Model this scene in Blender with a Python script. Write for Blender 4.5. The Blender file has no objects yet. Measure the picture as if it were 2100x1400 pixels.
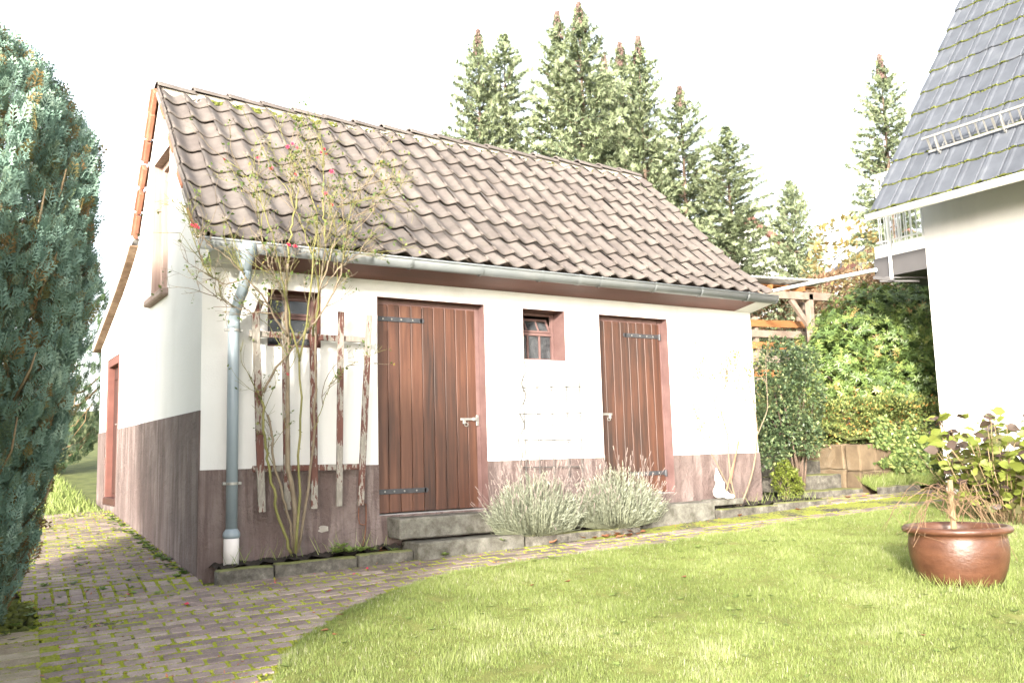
import bpy, math, random
import numpy as np
from mathutils import Matrix, Vector

random.seed(7)
rng = np.random.default_rng(11)
sc = bpy.context.scene
C = sc.collection

# ------------------------------------------------------------------ camera
FPX = 1850.7                                   # focal length in pixels of the 2100 px wide photograph
YAW, PITCH, ROLL = math.radians(32.665), math.radians(7.149), math.radians(-1.604)
CAM = np.array([-1.830, -7.609, 0.904])
_fw = np.array([math.sin(YAW) * math.cos(PITCH), math.cos(YAW) * math.cos(PITCH), math.sin(PITCH)])
_rt = np.array([math.cos(YAW), -math.sin(YAW), 0.0])
_up = np.cross(_rt, _fw)
_c, _s = math.cos(ROLL), math.sin(ROLL)
RT, UP = _c * _rt + _s * _up, -_s * _rt + _c * _up
RM = np.array([RT, UP, _fw])
cd = bpy.data.cameras.new('camera')
cd.sensor_width = 36
cd.lens = FPX / 2100 * 36
cd.clip_start = 0.05
cd.clip_end = 3000
co = bpy.data.objects.new('camera', cd)
C.objects.link(co)
m = Matrix(((RT[0], UP[0], -_fw[0], CAM[0]), (RT[1], UP[1], -_fw[1], CAM[1]), (RT[2], UP[2], -_fw[2], CAM[2]), (0, 0, 0, 1)))
co.matrix_world = m
sc.camera = co
sc.render.resolution_x, sc.render.resolution_y = 1024, 682

# ------------------------------------------------------------------ light
SUN_EL = math.radians(14)
TOSUN = np.array([-0.72, -0.69])               # horizontal direction towards the sun
TOSUN /= np.linalg.norm(TOSUN)
world = bpy.data.worlds.new('World')
sc.world = world
world.use_nodes = True
nt = world.node_tree
nt.nodes.clear()
wo = nt.nodes.new('ShaderNodeOutputWorld')
bg = nt.nodes.new('ShaderNodeBackground')
sky = nt.nodes.new('ShaderNodeTexSky')
sky.sky_type = 'NISHITA'
sky.sun_disc = False
sky.sun_elevation = SUN_EL
sky.sun_rotation = math.atan2(TOSUN[0], TOSUN[1])
sky.air_density = 1.0
sky.dust_density = 2.5
sky.ozone_density = 1.0
# thin white high cloud over the whole sky: the blue is washed out evenly
hs = nt.nodes.new('ShaderNodeHueSaturation')
hs.inputs['Saturation'].default_value = 0.35
nt.links.new(sky.outputs[0], hs.inputs['Color'])
nt.links.new(hs.outputs[0], bg.inputs[0])
bg.inputs[1].default_value = 0.15
nt.links.new(bg.outputs[0], wo.inputs[0])
sd = bpy.data.lights.new('sun', 'SUN')
sd.energy = 2.35
sd.angle = math.radians(4)
sd.color = (1.0, 0.93, 0.83)
so = bpy.data.objects.new('sun', sd)
C.objects.link(so)
ts = Vector((TOSUN[0] * math.cos(SUN_EL), TOSUN[1] * math.cos(SUN_EL), math.sin(SUN_EL)))
so.rotation_euler = ts.to_track_quat('Z', 'Y').to_euler()
so.location = (0, 0, 30)
sc.view_settings.view_transform = 'Standard'
sc.view_settings.look = 'None'
sc.view_settings.gamma = 1
sc.view_settings.exposure = 2.5

# ------------------------------------------------------------------ helpers: survey of the place
def ray(px, py):
    d = np.array([(px - 1050) / FPX, -(py - 700) / FPX, 1.0])
    return RM.T @ d
def onY(px, py, Y=0.0):
    r = ray(px, py); return CAM + r * ((Y - CAM[1]) / r[1])
def onX(px, py, X=0.0):
    r = ray(px, py); return CAM + r * ((X - CAM[0]) / r[0])
def at(px, py, d):
    return CAM + ray(px, py) * d
GA, GB = 0.088, 0.035
def G(x, y):
    return GA * 80 * np.tanh(np.asarray(y) / 80.0) + GB * 80 * np.tanh(np.asarray(x) / 80.0)
def onG(px, py, c=0.0):
    r = ray(px, py)
    t = (GA * CAM[1] + GB * CAM[0] + c - CAM[2]) / (r[2] - GA * r[1] - GB * r[0])
    return CAM + r * t

# ------------------------------------------------------------------ helpers: objects
def tag(o, label=None, cat=None, group=None, kind=None):
    if label: o['label'] = label
    if cat: o['category'] = cat
    if group: o['group'] = group
    if kind: o['kind'] = kind
    return o
def thing(name, label, cat, loc=(0, 0, 0), group=None):
    o = bpy.data.objects.new(name, None)
    o.empty_display_size = 0.1
    C.objects.link(o)
    o.location = [float(v) for v in loc]
    return tag(o, label, cat, group)
def wloc(o):
    p = Vector((0, 0, 0))
    while o is not None:
        p += o.location; o = o.parent
    return p
def link(name, me, parent=None, loc=(0, 0, 0)):
    o = bpy.data.objects.new(name, me)
    C.objects.link(o)
    L = Vector([float(v) for v in loc])
    if parent is not None:
        o.parent = parent
        L = L - wloc(parent)
    o.location = L
    return o
class MB:
    def __init__(s):
        s.v = []; s.f = []
    def add(s, v, f):
        n = len(s.v)
        s.v.extend([tuple(map(float, p)) for p in v])
        s.f.extend([tuple(int(i) + n for i in q) for q in f])
        return s
    def box(s, c, size, R=None, bev=0.0):
        hx, hy, hz = [d / 2 for d in size]
        if bev <= 0:
            v = np.array([(x, y, z) for x in (-hx, hx) for y in (-hy, hy) for z in (-hz, hz)])
            f = [(0, 1, 3, 2), (4, 6, 7, 5), (0, 4, 5, 1), (2, 3, 7, 6), (0, 2, 6, 4), (1, 5, 7, 3)]
        else:
            b = min(bev, hx * .9, hy * .9, hz * .9)
            v = []; idx = {}
            for sx in (-1, 1):
                for sy in (-1, 1):
                    for sz in (-1, 1):
                        for a in range(3):
                            p = [sx * (hx - b), sy * (hy - b), sz * (hz - b)]
                            p[a] = (sx * hx, sy * hy, sz * hz)[a]
                            idx[(sx, sy, sz, a)] = len(v); v.append(p)
            f = []
            I = idx
            for q in (-1, 1):
                o = [(-1, -1), (1, -1), (1, 1), (-1, 1)]
                if q < 0: o = o[::-1]
                f.append([I[(q, a, b2, 0)] for a, b2 in o])
                f.append([I[(b2, q, a, 1)] for a, b2 in o])
                f.append([I[(a, b2, q, 2)] for a, b2 in o])
            for a in (-1, 1):
                for b2 in (-1, 1):
                    k = a * b2
                    e = [I[(a, b2, -1, 0)], I[(a, b2, -1, 1)], I[(a, b2, 1, 1)], I[(a, b2, 1, 0)]]
                    f.append(e if k > 0 else e[::-1])
                    e = [I[(a, -1, b2, 0)], I[(a, -1, b2, 2)], I[(a, 1, b2, 2)], I[(a, 1, b2, 0)]]
                    f.append(e if k < 0 else e[::-1])
                    e = [I[(-1, a, b2, 1)], I[(-1, a, b2, 2)], I[(1, a, b2, 2)], I[(1, a, b2, 1)]]
                    f.append(e if k > 0 else e[::-1])
                    for c2 in (-1, 1):
                        t = [I[(a, b2, c2, 0)], I[(a, b2, c2, 1)], I[(a, b2, c2, 2)]]
                        f.append(t if a * b2 * c2 > 0 else t[::-1])
            v = np.array(v)
        if R is not None:
            v = v @ np.asarray(R).T
        return s.add(v + np.asarray(c, float), f)
    def bar(s, a, b, w, h, side=None, bev=0.0):
        a = np.asarray(a, float); b = np.asarray(b, float)
        d = b - a; L = np.linalg.norm(d); d = d / L
        if side is None: side = (0, 1, 0) if abs(d[1]) < .9 else (1, 0, 0)
        sd_ = np.asarray(side, float); sd_ = sd_ - d * (sd_ @ d); sd_ /= np.linalg.norm(sd_)
        n = np.cross(d, sd_)
        R = np.array([d, sd_, n]).T
        return s.box((a + b) / 2, (L, w, h), R, bev)
    def tube(s, pts, rad, n=6, cap=True):
        v, f = tube(pts, rad, n, cap)
        return s.add(v, f)
    def lathe(s, prof, c=(0, 0, 0), n=32, cap=True):
        c = np.asarray(c, float); v = []; f = []
        for r, z in prof:
            for k in range(n):
                a = 2 * math.pi * k / n
                v.append((c[0] + r * math.cos(a), c[1] + r * math.sin(a), c[2] + z))
        for i in range(len(prof) - 1):
            for k in range(n):
                k2 = (k + 1) % n
                f.append((i * n + k, i * n + k2, (i + 1) * n + k2, (i + 1) * n + k))
        if cap:
            f.append(tuple(range(n))[::-1]); f.append(tuple((len(prof) - 1) * n + k for k in range(n)))
        return s.add(v, f)
    def prism(s, poly, axis_vec):
        a = np.asarray(axis_vec, float); n = len(poly); P = np.asarray(poly, float)
        f = [tuple(range(n))[::-1], tuple(range(n, 2 * n))] + [(i, (i + 1) % n, n + (i + 1) % n, n + i) for i in range(n)]
        return s.add(np.vstack([P, P + a]), f)
    def mesh(s, name, mat=None, smooth=False):
        me = bpy.data.meshes.new(name)
        me.from_pydata(s.v, [], s.f)
        if smooth:
            me.polygons.foreach_set('use_smooth', [True] * len(me.polygons))
        if mat: me.materials.append(mat)
        me.validate()
        me.update()
        return me
    def build(s, name, mat, parent=None, smooth=False):
        return link(name, s.mesh(name, mat, smooth), parent)
def tube(pts, rad, n=6, cap=True):
    P = np.asarray(pts, float); m_ = len(P)
    if np.isscalar(rad): rad = [rad] * m_
    T = np.gradient(P, axis=0) if m_ > 2 else np.repeat((P[1] - P[0])[None], 2, 0)
    T /= np.linalg.norm(T, axis=1, keepdims=True) + 1e-12
    ref = np.array([0, 0, 1.0]) if abs(T[0][2]) < .8 else np.array([1.0, 0, 0])
    v = []
    a = np.arange(n) * 2 * math.pi / n
    u = np.cross(T[0], ref); u /= np.linalg.norm(u)
    for i in range(m_):
        u = u - T[i] * (u @ T[i]); u /= np.linalg.norm(u) + 1e-12
        w = np.cross(T[i], u)
        v.append(P[i] + rad[i] * (np.cos(a)[:, None] * u + np.sin(a)[:, None] * w))
    f = []
    for i in range(m_ - 1):
        for k in range(n):
            k2 = (k + 1) % n
            f.append((i * n + k, i * n + k2, (i + 1) * n + k2, (i + 1) * n + k))
    if cap:
        f.append(tuple(range(n))[::-1]); f.append(tuple((m_ - 1) * n + k for k in range(n)))
    return np.vstack(v), f
def fast(name, V, F, mat, parent=None, tint=None, smooth=False, loc=(0, 0, 0)):
    me = bpy.data.meshes.new(name)
    V = np.ascontiguousarray(V, np.float32); F = np.ascontiguousarray(F, np.int32)
    k = F.shape[1]
    me.vertices.add(len(V)); me.vertices.foreach_set('co', V.ravel())
    me.loops.add(F.size); me.loops.foreach_set('vertex_index', F.ravel())
    me.polygons.add(len(F)); me.polygons.foreach_set('loop_start', np.arange(0, F.size, k, dtype=np.int32))
    try: me.polygons.foreach_set('loop_total', np.full(len(F), k, np.int32))
    except Exception: pass
    if tint is not None:
        at_ = me.attributes.new('tint', 'FLOAT', 'FACE')
        at_.data.foreach_set('value', np.ascontiguousarray(tint, np.float32))
    if smooth: me.polygons.foreach_set('use_smooth', np.ones(len(F), bool))
    me.update(calc_edges=True)
    if mat: me.materials.append(mat)
    return link(name, me, parent, loc)
def inst(T, TF, P, R, S, tint=None):
    """copies of a template: T (k,3), TF (m,3), P (N,3), R (N,3,3) columns = axes, S (N,) or (N,3)"""
    S = np.asarray(S, float)
    if S.ndim == 1: S = np.repeat(S[:, None], 3, 1)
    N = len(P); k = len(T)
    V = np.einsum('nij,nkj->nki', R, T[None] * S[:, None, :]) + P[:, None, :]
    F = (TF[None] + (np.arange(N) * k)[:, None, None])
    t = None if tint is None else np.repeat(tint, len(TF))
    return V.reshape(-1, 3), F.reshape(-1, TF.shape[1]), t
def nrm(a):
    a = np.asarray(a, float)
    return a / (np.linalg.norm(a, axis=-1, keepdims=True) + 1e-12)
def frames(D, N=None, roll=None):
    """rotation matrices whose Y column is D and whose Z column is near N"""
    D = nrm(D)
    if N is None: N = np.tile(np.array([0, 0, 1.0]), (len(D), 1))
    X = np.cross(D, N); bad = np.linalg.norm(X, axis=1) < 1e-4
    X[bad] = np.cross(D[bad], np.array([1.0, 0.2, 0]))
    X = nrm(X); Z = np.cross(X, D)
    if roll is not None:
        c, s_ = np.cos(roll)[:, None], np.sin(roll)[:, None]
        X, Z = c * X + s_ * Z, -s_ * X + c * Z
    return np.stack([X, D, Z], axis=2)
def join(parts):
    V, F, T = [], [], []; n = 0
    for v, f, t in parts:
        V.append(v); F.append(f + n); T.append(t); n += len(v)
    return np.vstack(V), np.vstack(F), np.concatenate(T)
def rand_dirs(n):
    return nrm(rng.normal(size=(n, 3)))

# ------------------------------------------------------------------ materials
def newmat(name):
    M = bpy.data.materials.new(name); M.use_nodes = True
    t = M.node_tree
    return M, t, t.nodes['Principled BSDF']
def N(t, typ, **kw):
    n = t.nodes.new(typ)
    for k, v in kw.items():
        if k.startswith('_'): setattr(n, k[1:], v)
        else:
            n.inputs[k.replace('_', ' ')].default_value = v
    return n
def coords(t, scale=(1, 1, 1), kind='Object'):
    tc = t.nodes.new('ShaderNodeTexCoord')
    mp = t.nodes.new('ShaderNodeMapping')
    mp.inputs['Scale'].default_value = scale
    t.links.new(tc.outputs[kind], mp.inputs[0])
    return mp.outputs[0]
def ramp(t, fac, stops, interp='LINEAR'):
    r = t.nodes.new('ShaderNodeValToRGB')
    r.color_ramp.interpolation = interp
    e = r.color_ramp.elements
    while len(e) < len(stops): e.new(0.5)
    for i, (p, c) in enumerate(stops):
        e[i].position = p
        e[i].color = (*c, 1) if len(c) == 3 else c
    t.links.new(fac, r.inputs[0])
    return r.outputs[0]
def noise(t, vec, scale, detail=4, rough=.55, dist=0):
    n = t.nodes.new('ShaderNodeTexNoise')
    n.inputs['Scale'].default_value = scale
    n.inputs['Detail'].default_value = detail
    n.inputs['Roughness'].default_value = rough
    n.inputs['Distortion'].default_value = dist
    t.links.new(vec, n.inputs['Vector'])
    return n.outputs['Fac']
def mix(t, fac, a, b, mode='MIX'):
    n = t.nodes.new('ShaderNodeMix'); n.data_type = 'RGBA'; n.blend_type = mode
    for sock, val in ((n.inputs[0], fac), (n.inputs[6], a), (n.inputs[7], b)):
        if isinstance(val, (int, float)): sock.default_value = val
        elif isinstance(val, tuple): sock.default_value = (*val, 1) if len(val) == 3 else val
        else: t.links.new(val, sock)
    return n.outputs[2]
def bump(t, bs, h, strength, dist=0.01):
    b = t.nodes.new('ShaderNodeBump')
    b.inputs['Strength'].default_value = strength
    b.inputs['Distance'].default_value = dist
    t.links.new(h, b.inputs['Height'])
    t.links.new(b.outputs[0], bs.inputs['Normal'])
def mth(t, op, a, b=0.0):
    n = t.nodes.new('ShaderNodeMath'); n.operation = op
    for i, val in ((0, a), (1, b)):
        if isinstance(val, (int, float)): n.inputs[i].default_value = val
        else: t.links.new(val, n.inputs[i])
    return n.outputs[0]
def objrand(t):
    return t.nodes.new('ShaderNodeObjectInfo').outputs['Random']
def island(t):
    return t.nodes.new('ShaderNodeNewGeometry').outputs['Random Per Island']
def gpos(t, scale=(1, 1, 1)):
    g = t.nodes.new('ShaderNodeNewGeometry')
    mp = t.nodes.new('ShaderNodeMapping'); mp.inputs['Scale'].default_value = scale
    t.links.new(g.outputs['Position'], mp.inputs[0])
    return mp.outputs[0]

def m_noise(name, stops, scale=8, rough=.8, bumps=0.3, bscale=40, bdist=.01, stretch=(1, 1, 1), detail=5, spec=.3, obj_var=0.0, nrough=.55):
    M, t, b = newmat(name)
    v = gpos(t, stretch)
    f = noise(t, v, scale, detail, nrough)
    if obj_var:
        r = mth(t, 'MULTIPLY', mth(t, 'SUBTRACT', objrand(t), .5), obj_var)
        r2 = mth(t, 'MULTIPLY', mth(t, 'SUBTRACT', island(t), .5), obj_var)
        f = mth(t, 'ADD', f, mth(t, 'ADD', r, r2))
    t.links.new(ramp(t, f, stops), b.inputs['Base Color'])
    b.inputs['Roughness'].default_value = rough
    b.inputs['Specular IOR Level'].default_value = spec
    if bumps: bump(t, b, noise(t, v, bscale, 6, .65), bumps, bdist)
    return M
def m_leaf(name, stops, rough=.5, transl=.25, spec=.35):
    M, t, b = newmat(name)
    a = t.nodes.new('ShaderNodeAttribute'); a.attribute_name = 'tint'
    v = gpos(t)
    f = mth(t, 'ADD', a.outputs['Fac'], mth(t, 'MULTIPLY', mth(t, 'SUBTRACT', noise(t, v, 2.2, 3), .5), .35))
    col = ramp(t, f, stops)
    t.links.new(col, b.inputs['Base Color'])
    b.inputs['Roughness'].default_value = rough
    b.inputs['Specular IOR Level'].default_value = spec
    if transl > 0:
        tr = t.nodes.new('ShaderNodeBsdfTranslucent'); t.links.new(col, tr.inputs[0])
        ms = t.nodes.new('ShaderNodeMixShader'); ms.inputs[0].default_value = transl
        t.links.new(b.outputs[0], ms.inputs[1]); t.links.new(tr.outputs[0], ms.inputs[2])
        t.links.new(ms.outputs[0], t.nodes['Material Output'].inputs[0])
    return M

# plaster: roughcast, stained
def make_plaster(name, white, stain):
    M, t, b = newmat(name)
    v = gpos(t)
    s1 = noise(t, gpos(t, (2.2, 2.2, .35)), 1.6, 6, .6)
    s2 = noise(t, v, .9, 4)
    k = mth(t, 'MULTIPLY', ramp(t, s1, [(.45, (0, 0, 0)), (.75, (1, 1, 1))]), ramp(t, s2, [(.4, (0, 0, 0)), (.7, (1, 1, 1))]))
    col = mix(t, mth(t, 'MULTIPLY', k, .6), white, stain)
    sp = ramp(t, noise(t, v, 55, 3), [(.69, (0, 0, 0)), (.73, (1, 1, 1))])
    col = mix(t, mth(t, 'MULTIPLY', sp, .25), col, (.4, .38, .36))
    t.links.new(col, b.inputs['Base Color'])
    b.inputs['Roughness'].default_value = .9
    h = mth(t, 'ADD', noise(t, v, 70, 6, .7), mth(t, 'MULTIPLY', noise(t, v, 9, 4), 1.2))
    bump(t, b, h, .55, .006)
    return M
PLASTER = make_plaster('plaster', (.60, .592, .572), (.36, .345, .32))
HOUSEWALL = make_plaster('house_plaster', (.62, .61, .595), (.47, .455, .44))
# plinth paint with lighter runs of lime
M, t, b = newmat('plinth_paint')
v = gpos(t)
runs = noise(t, gpos(t, (5, 5, .45)), 2.0, 7, .62, .4)
reg = noise(t, v, 1.1, 3)
k = mth(t, 'MULTIPLY', ramp(t, runs, [(.45, (0, 0, 0)), (.57, (1, 1, 1))]), ramp(t, reg, [(.36, (0, 0, 0)), (.54, (1, 1, 1))]))
base = ramp(t, noise(t, v, 3.5, 6, .6), [(.25, (.082, .058, .052)), (.55, (.115, .080, .072)), (.8, (.15, .106, .095))])
col = mix(t, mth(t, 'MULTIPLY', k, .62), base, (.24, .19, .175))
col = mix(t, ramp(t, noise(t, v, 1.7, 7, .7), [(.52, (0, 0, 0)), (.7, (.55, .55, .55))]), col, (.062, .046, .043))
t.links.new(col, b.inputs['Base Color'])
b.inputs['Roughness'].default_value = .85
bump(t, b, mth(t, 'ADD', noise(t, v, 60, 5, .7), mth(t, 'MULTIPLY', noise(t, v, 6, 5, .6, .6), 3.5)), .8, .016)
PLINTH = M
REVEAL = m_noise('reveal_paint', [(.3, (0.1144, 0.0644, 0.0589)), (.7, (0.1672, 0.1012, 0.0921))], 5, .8, .25, 60)
FASCIA = m_noise('fascia_paint', [(.25, (.09, .038, .03)), (.55, (.135, .055, .043)), (.8, (.165, .07, .055))], 4, .6, .2, 30, stretch=(.3, 1, 1))
# stained door boards
M, t, b = newmat('door_wood')
v = gpos(t, (9, 9, .5))
g1 = noise(t, v, 2.2, 8, .6, .8)
f = mth(t, 'ADD', g1, mth(t, 'MULTIPLY', mth(t, 'SUBTRACT', objrand(t), .5), .22))
f = mth(t, 'ADD', f, mth(t, 'MULTIPLY', mth(t, 'SUBTRACT', noise(t, gpos(t, (1, 1, .7)), 1.7, 3), .5), .5))
col = ramp(t, f, [(.2, (.021, .0105, .0072)), (.42, (.050, .0205, .0118)), (.6, (.083, .032, .0175)), (.85, (.125, .058, .033))])
knot = ramp(t, noise(t, gpos(t, (1, 1, .6)), 9, 2), [(.74, (0, 0, 0)), (.78, (1, 1, 1))])
col = mix(t, mth(t, 'MULTIPLY', knot, .7), col, (.02, .01, .008))
t.links.new(col, b.inputs['Base Color'])
b.inputs['Roughness'].default_value = .55
bump(t, b, g1, .35, .004)
DOORWOOD = M
GDOOR = m_noise('painted_door', [(.3, (0.0414, 0.0155, 0.0115)), (.7, (0.0612, 0.0238, 0.0180))], 4, .6, .2, 30, stretch=(4, 4, .5))
PALEWOOD = m_noise('pale_wood', [(.25, (0.2040, 0.1360, 0.1122)), (.6, (0.3196, 0.2448, 0.2108)), (.85, (0.3944, 0.3264, 0.2924))], 2.5, .85, .35, 25, stretch=(8, 8, .5))
# weathered trellis: flaking red-brown over white over grey wood
M, t, b = newmat('flaking_paint')
v = gpos(t, (7, 7, 1.6))
n1 = noise(t, v, 6, 7, .62)
f = mth(t, 'ADD', n1, mth(t, 'MULTIPLY', mth(t, 'SUBTRACT', noise(t, gpos(t), 2.3, 2), .5), .9))
col = ramp(t, f, [(.0, (0.1224, 0.1080, 0.0900)), (.36, (0.1872, 0.1692, 0.1440)), (.47, (0.2592, 0.2412, 0.2088)), (.495, (0.0828, 0.0302, 0.0216)), (.75, (0.1080, 0.0418, 0.0288)), (.8, (0.0576, 0.0216, 0.0158))], 'LINEAR')
t.links.new(col, b.inputs['Base Color'])
b.inputs['Roughness'].default_value = .8
bump(t, b, n1, .5, .006)
FLAKE = M
def make_tile(name, stops, moss):
    M, t, b = newmat(name)
    v = gpos(t)
    f = mth(t, 'ADD', noise(t, v, 7, 6, .65), mth(t, 'MULTIPLY', mth(t, 'SUBTRACT', objrand(t), .5), .24))
    col = ramp(t, f, stops)
    big = ramp(t, noise(t, v, 1.3, 5, .6), [(.5, (0, 0, 0)), (.72, (1, 1, 1))])
    col = mix(t, mth(t, 'MULTIPLY', big, .35), col, (.11, .088, .082))
    lich = ramp(t, noise(t, v, 26, 4, .6), [(.66, (0, 0, 0)), (.74, (1, 1, 1))])
    col = mix(t, mth(t, 'MULTIPLY', lich, .3), col, (.27, .25, .21))
    if moss:
        mo = ramp(t, noise(t, v, 5, 6, .7), [(.62, (0, 0, 0)), (.72, (1, 1, 1))])
        col = mix(t, mth(t, 'MULTIPLY', mo, .35), col, (.12, .115, .06))
    t.links.new(col, b.inputs['Base Color'])
    b.inputs['Roughness'].default_value = .88
    b.inputs['Specular IOR Level'].default_value = .25
    bump(t, b, noise(t, v, 90, 5, .7), .35, .004)
    return M
TILE = make_tile('concrete_tile', [(.2, (0.0800, 0.0677, 0.0611)), (.5, (0.1143, 0.0984, 0.0888)), (.8, (0.1524, 0.1355, 0.1206))], True)
REDTILE = make_tile('red_clay_tile', [(.2, (.16, .065, .042)), (.5, (.25, .10, .06)), (.8, (.33, .16, .105))], False)
SLATE = m_noise('dark_roof_tile', [(.25, (0.0540, 0.0587, 0.0687)), (.6, (0.0762, 0.0829, 0.0963)), (.85, (0.1070, 0.1137, 0.1255))], 5, .6, .15, 60, obj_var=.2, spec=.35)
MOSS = m_noise('moss', [(.25, (.04, .048, .012)), (.5, (.09, .102, .018)), (.8, (.16, .17, .036))], 14, .95, .8, 110, .01)
MOSSB = m_noise('bright_moss', [(.25, (0.1150, 0.1323, 0.0138)), (.5, (0.2185, 0.2415, 0.0253)), (.8, (0.3335, 0.3565, 0.0517))], 14, .95, .8, 110, .01)
MORTAR = m_noise('mortar', [(.3, (0.1980, 0.1800, 0.1560)), (.7, (0.3300, 0.3060, 0.2700))], 12, .9, .5, 50)
ZINC = m_noise('zinc', [(.3, (0.1224, 0.1346, 0.1395)), (.7, (0.1652, 0.1744, 0.1744))], 3, .42, .12, 15, spec=.5)
PVC = m_noise('grey_plastic', [(.3, (0.1755, 0.2133, 0.2403)), (.7, (0.2160, 0.2565, 0.2835))], 3, .4, .05, 30, spec=.5)
PVCW = m_noise('white_plastic', [(.3, (.6, .56, .55)), (.7, (.7, .67, .66))], 5, .5, .05, 30)
IRON = m_noise('black_iron', [(.3, (.022, .023, .026)), (.7, (.05, .05, .055))], 12, .5, .3, 80, spec=.5)
GALV = m_noise('galvanised', [(.3, (0.2310, 0.2255, 0.2090)), (.7, (0.3190, 0.3135, 0.2915))], 20, .4, .1, 80, spec=.6)
GALV.node_tree.nodes['Principled BSDF'].inputs['Metallic'].default_value = .5
RUST = m_noise('rusty_wire', [(.3, (.10, .045, .03)), (.7, (.2, .09, .06))], 20, .8, .2, 80)
WIRE = m_noise('grey_wire', [(.3, (0.0480, 0.0456, 0.0408)), (.7, (0.0816, 0.0768, 0.0696))], 10, .6, 0)
CONCRETE = m_noise('weathered_concrete', [(.28, (.03, .028, .022)), (.42, (.085, .08, .064)), (.55, (.145, .138, .118)), (.68, (.21, .20, .17)), (.8, (.29, .28, .25))], 6, .9, .9, 60, .014, detail=9, nrough=.72)
MOSSYSTONE = None
M, t, b = newmat('mossy_stone')
v = gpos(t)
base = ramp(t, noise(t, v, 9, 10, .74), [(.3, (.025, .022, .018)), (.46, (.075, .068, .056)), (.58, (.13, .12, .10)), (.7, (.24, .225, .195))])
gn = t.nodes.new('ShaderNodeNewGeometry'); sp = t.nodes.new('ShaderNodeSeparateXYZ')
t.links.new(gn.outputs['Normal'], sp.inputs[0])
up = ramp(t, sp.outputs[2], [(.4, (0, 0, 0)), (.9, (1, 1, 1))])
k = mth(t, 'MULTIPLY', up, ramp(t, noise(t, v, 4.5, 5, .65), [(.36, (0, 0, 0)), (.5, (1, 1, 1))]))
t.links.new(mix(t, mth(t, 'MULTIPLY', k, .85), base, (.15, .165, .022)), b.inputs['Base Color'])
b.inputs['Roughness'].default_value = .92
bump(t, b, noise(t, v, 45, 6, .75), 1.0, .018)
MOSSYSTONE = M
SOIL = m_noise('soil', [(.3, (.018, .014, .011)), (.6, (.045, .036, .028)), (.85, (.085, .068, .05))], 12, .95, .9, 70, .02)
def make_paver(name, stops):
    M, t, b = newmat(name)
    v = gpos(t)
    r = mth(t, 'MULTIPLY', mth(t, 'SUBTRACT', mth(t, 'ADD', objrand(t), island(t)), 1.0), .5)
    f = mth(t, 'ADD', mth(t, 'ADD', noise(t, v, 9, 6, .65), r), mth(t, 'MULTIPLY', mth(t, 'SUBTRACT', noise(t, v, 110, 3), .5), .9))
    col = ramp(t, f, stops)
    mo = mth(t, 'MULTIPLY', ramp(t, noise(t, v, 10, 6, .72), [(.5, (0, 0, 0)), (.66, (1, 1, 1))]), ramp(t, noise(t, v, 1.1, 3, .5), [(.42, (0, 0, 0)), (.66, (1, 1, 1))]))
    col = mix(t, mth(t, 'MULTIPLY', mo, .8), col, (.13, .14, .028))
    t.links.new(col, b.inputs['Base Color'])
    b.inputs['Roughness'].default_value = .85
    bump(t, b, noise(t, v, 120, 5, .75), .5, .004)
    return M
PAVER = make_paver('red_paver', [(.15, (0.1075, 0.0807, 0.0748)), (.45, (0.1959, 0.1470, 0.1323)), (.7, (0.2592, 0.2016, 0.1772)), (.92, (0.3415, 0.2796, 0.2434))])
SANDPAVER = make_paver('sand_paver', [(.2, (0.1760, 0.1360, 0.0920)), (.5, (0.2720, 0.2240, 0.1600)), (.8, (0.3520, 0.3040, 0.2320))])
M, t, b = newmat('mossy_bed')
v = gpos(t)
n1 = noise(t, v, 2.3, 4, .6); n2 = noise(t, v, 40, 5, .65)
k = ramp(t, mth(t, 'ADD', n1, mth(t, 'MULTIPLY', mth(t, 'SUBTRACT', n2, .5), .5)), [(.38, (0, 0, 0)), (.5, (1, 1, 1))])
mc = ramp(t, n2, [(.25, (.10, .115, .012)), (.5, (.20, .22, .022)), (.8, (.30, .32, .045))])
t.links.new(mix(t, k, ramp(t, n2, [(.3, (.03, .025, .02)), (.7, (.075, .062, .05))]), mc), b.inputs['Base Color'])
b.inputs['Roughness'].default_value = .95
bump(t, b, n2, .9, .012)
BED = M
TERRA = m_noise('brown_glaze', [(.25, (0.0478, 0.0181, 0.0098)), (.55, (0.0773, 0.0313, 0.0165)), (.85, (0.1104, 0.0488, 0.0263))], 7, .42, .4, 18, stretch=(1, 1, 2), spec=.5)
GNOME = m_noise('white_plaster_figure', [(.3, (.72, .71, .69)), (.7, (.8, .79, .78))], 10, .6, .1, 60)
ORANGEWOOD = m_noise('orange_wood', [(.25, (0.1920, 0.0800, 0.0280)), (.6, (0.2880, 0.1280, 0.0480)), (.85, (0.3600, 0.1920, 0.0880))], 3, .7, .2, 30, stretch=(.6, 3, 6))
GREYWOOD = m_noise('greyed_wood', [(.25, (.16, .12, .09)), (.6, (.26, .2, .16)), (.85, (.36, .3, .25))], 3, .8, .3, 30, stretch=(2, 2, 2))
VERGEWOOD = m_noise('verge_wood', [(.25, (.10, .06, .035)), (.6, (.17, .11, .07)), (.85, (.24, .17, .115))], 6, .8, .3, 30, stretch=(2, 2, 2), obj_var=.3)
WHITEPAINT = m_noise('white_metal_paint', [(.3, (.68, .67, .64)), (.7, (.76, .75, .72))], 4, .5, .05, 30)
GREYPANEL = m_noise('grey_panel', [(.3, (0.0600, 0.0560, 0.0575)), (.7, (0.0775, 0.0740, 0.0750))], 2, .6, .05, 30)
CORR = m_noise('corrugated_sheet', [(.3, (.42, .40, .38)), (.7, (.54, .52, .5))], 4, .5, .05, 30)
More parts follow.
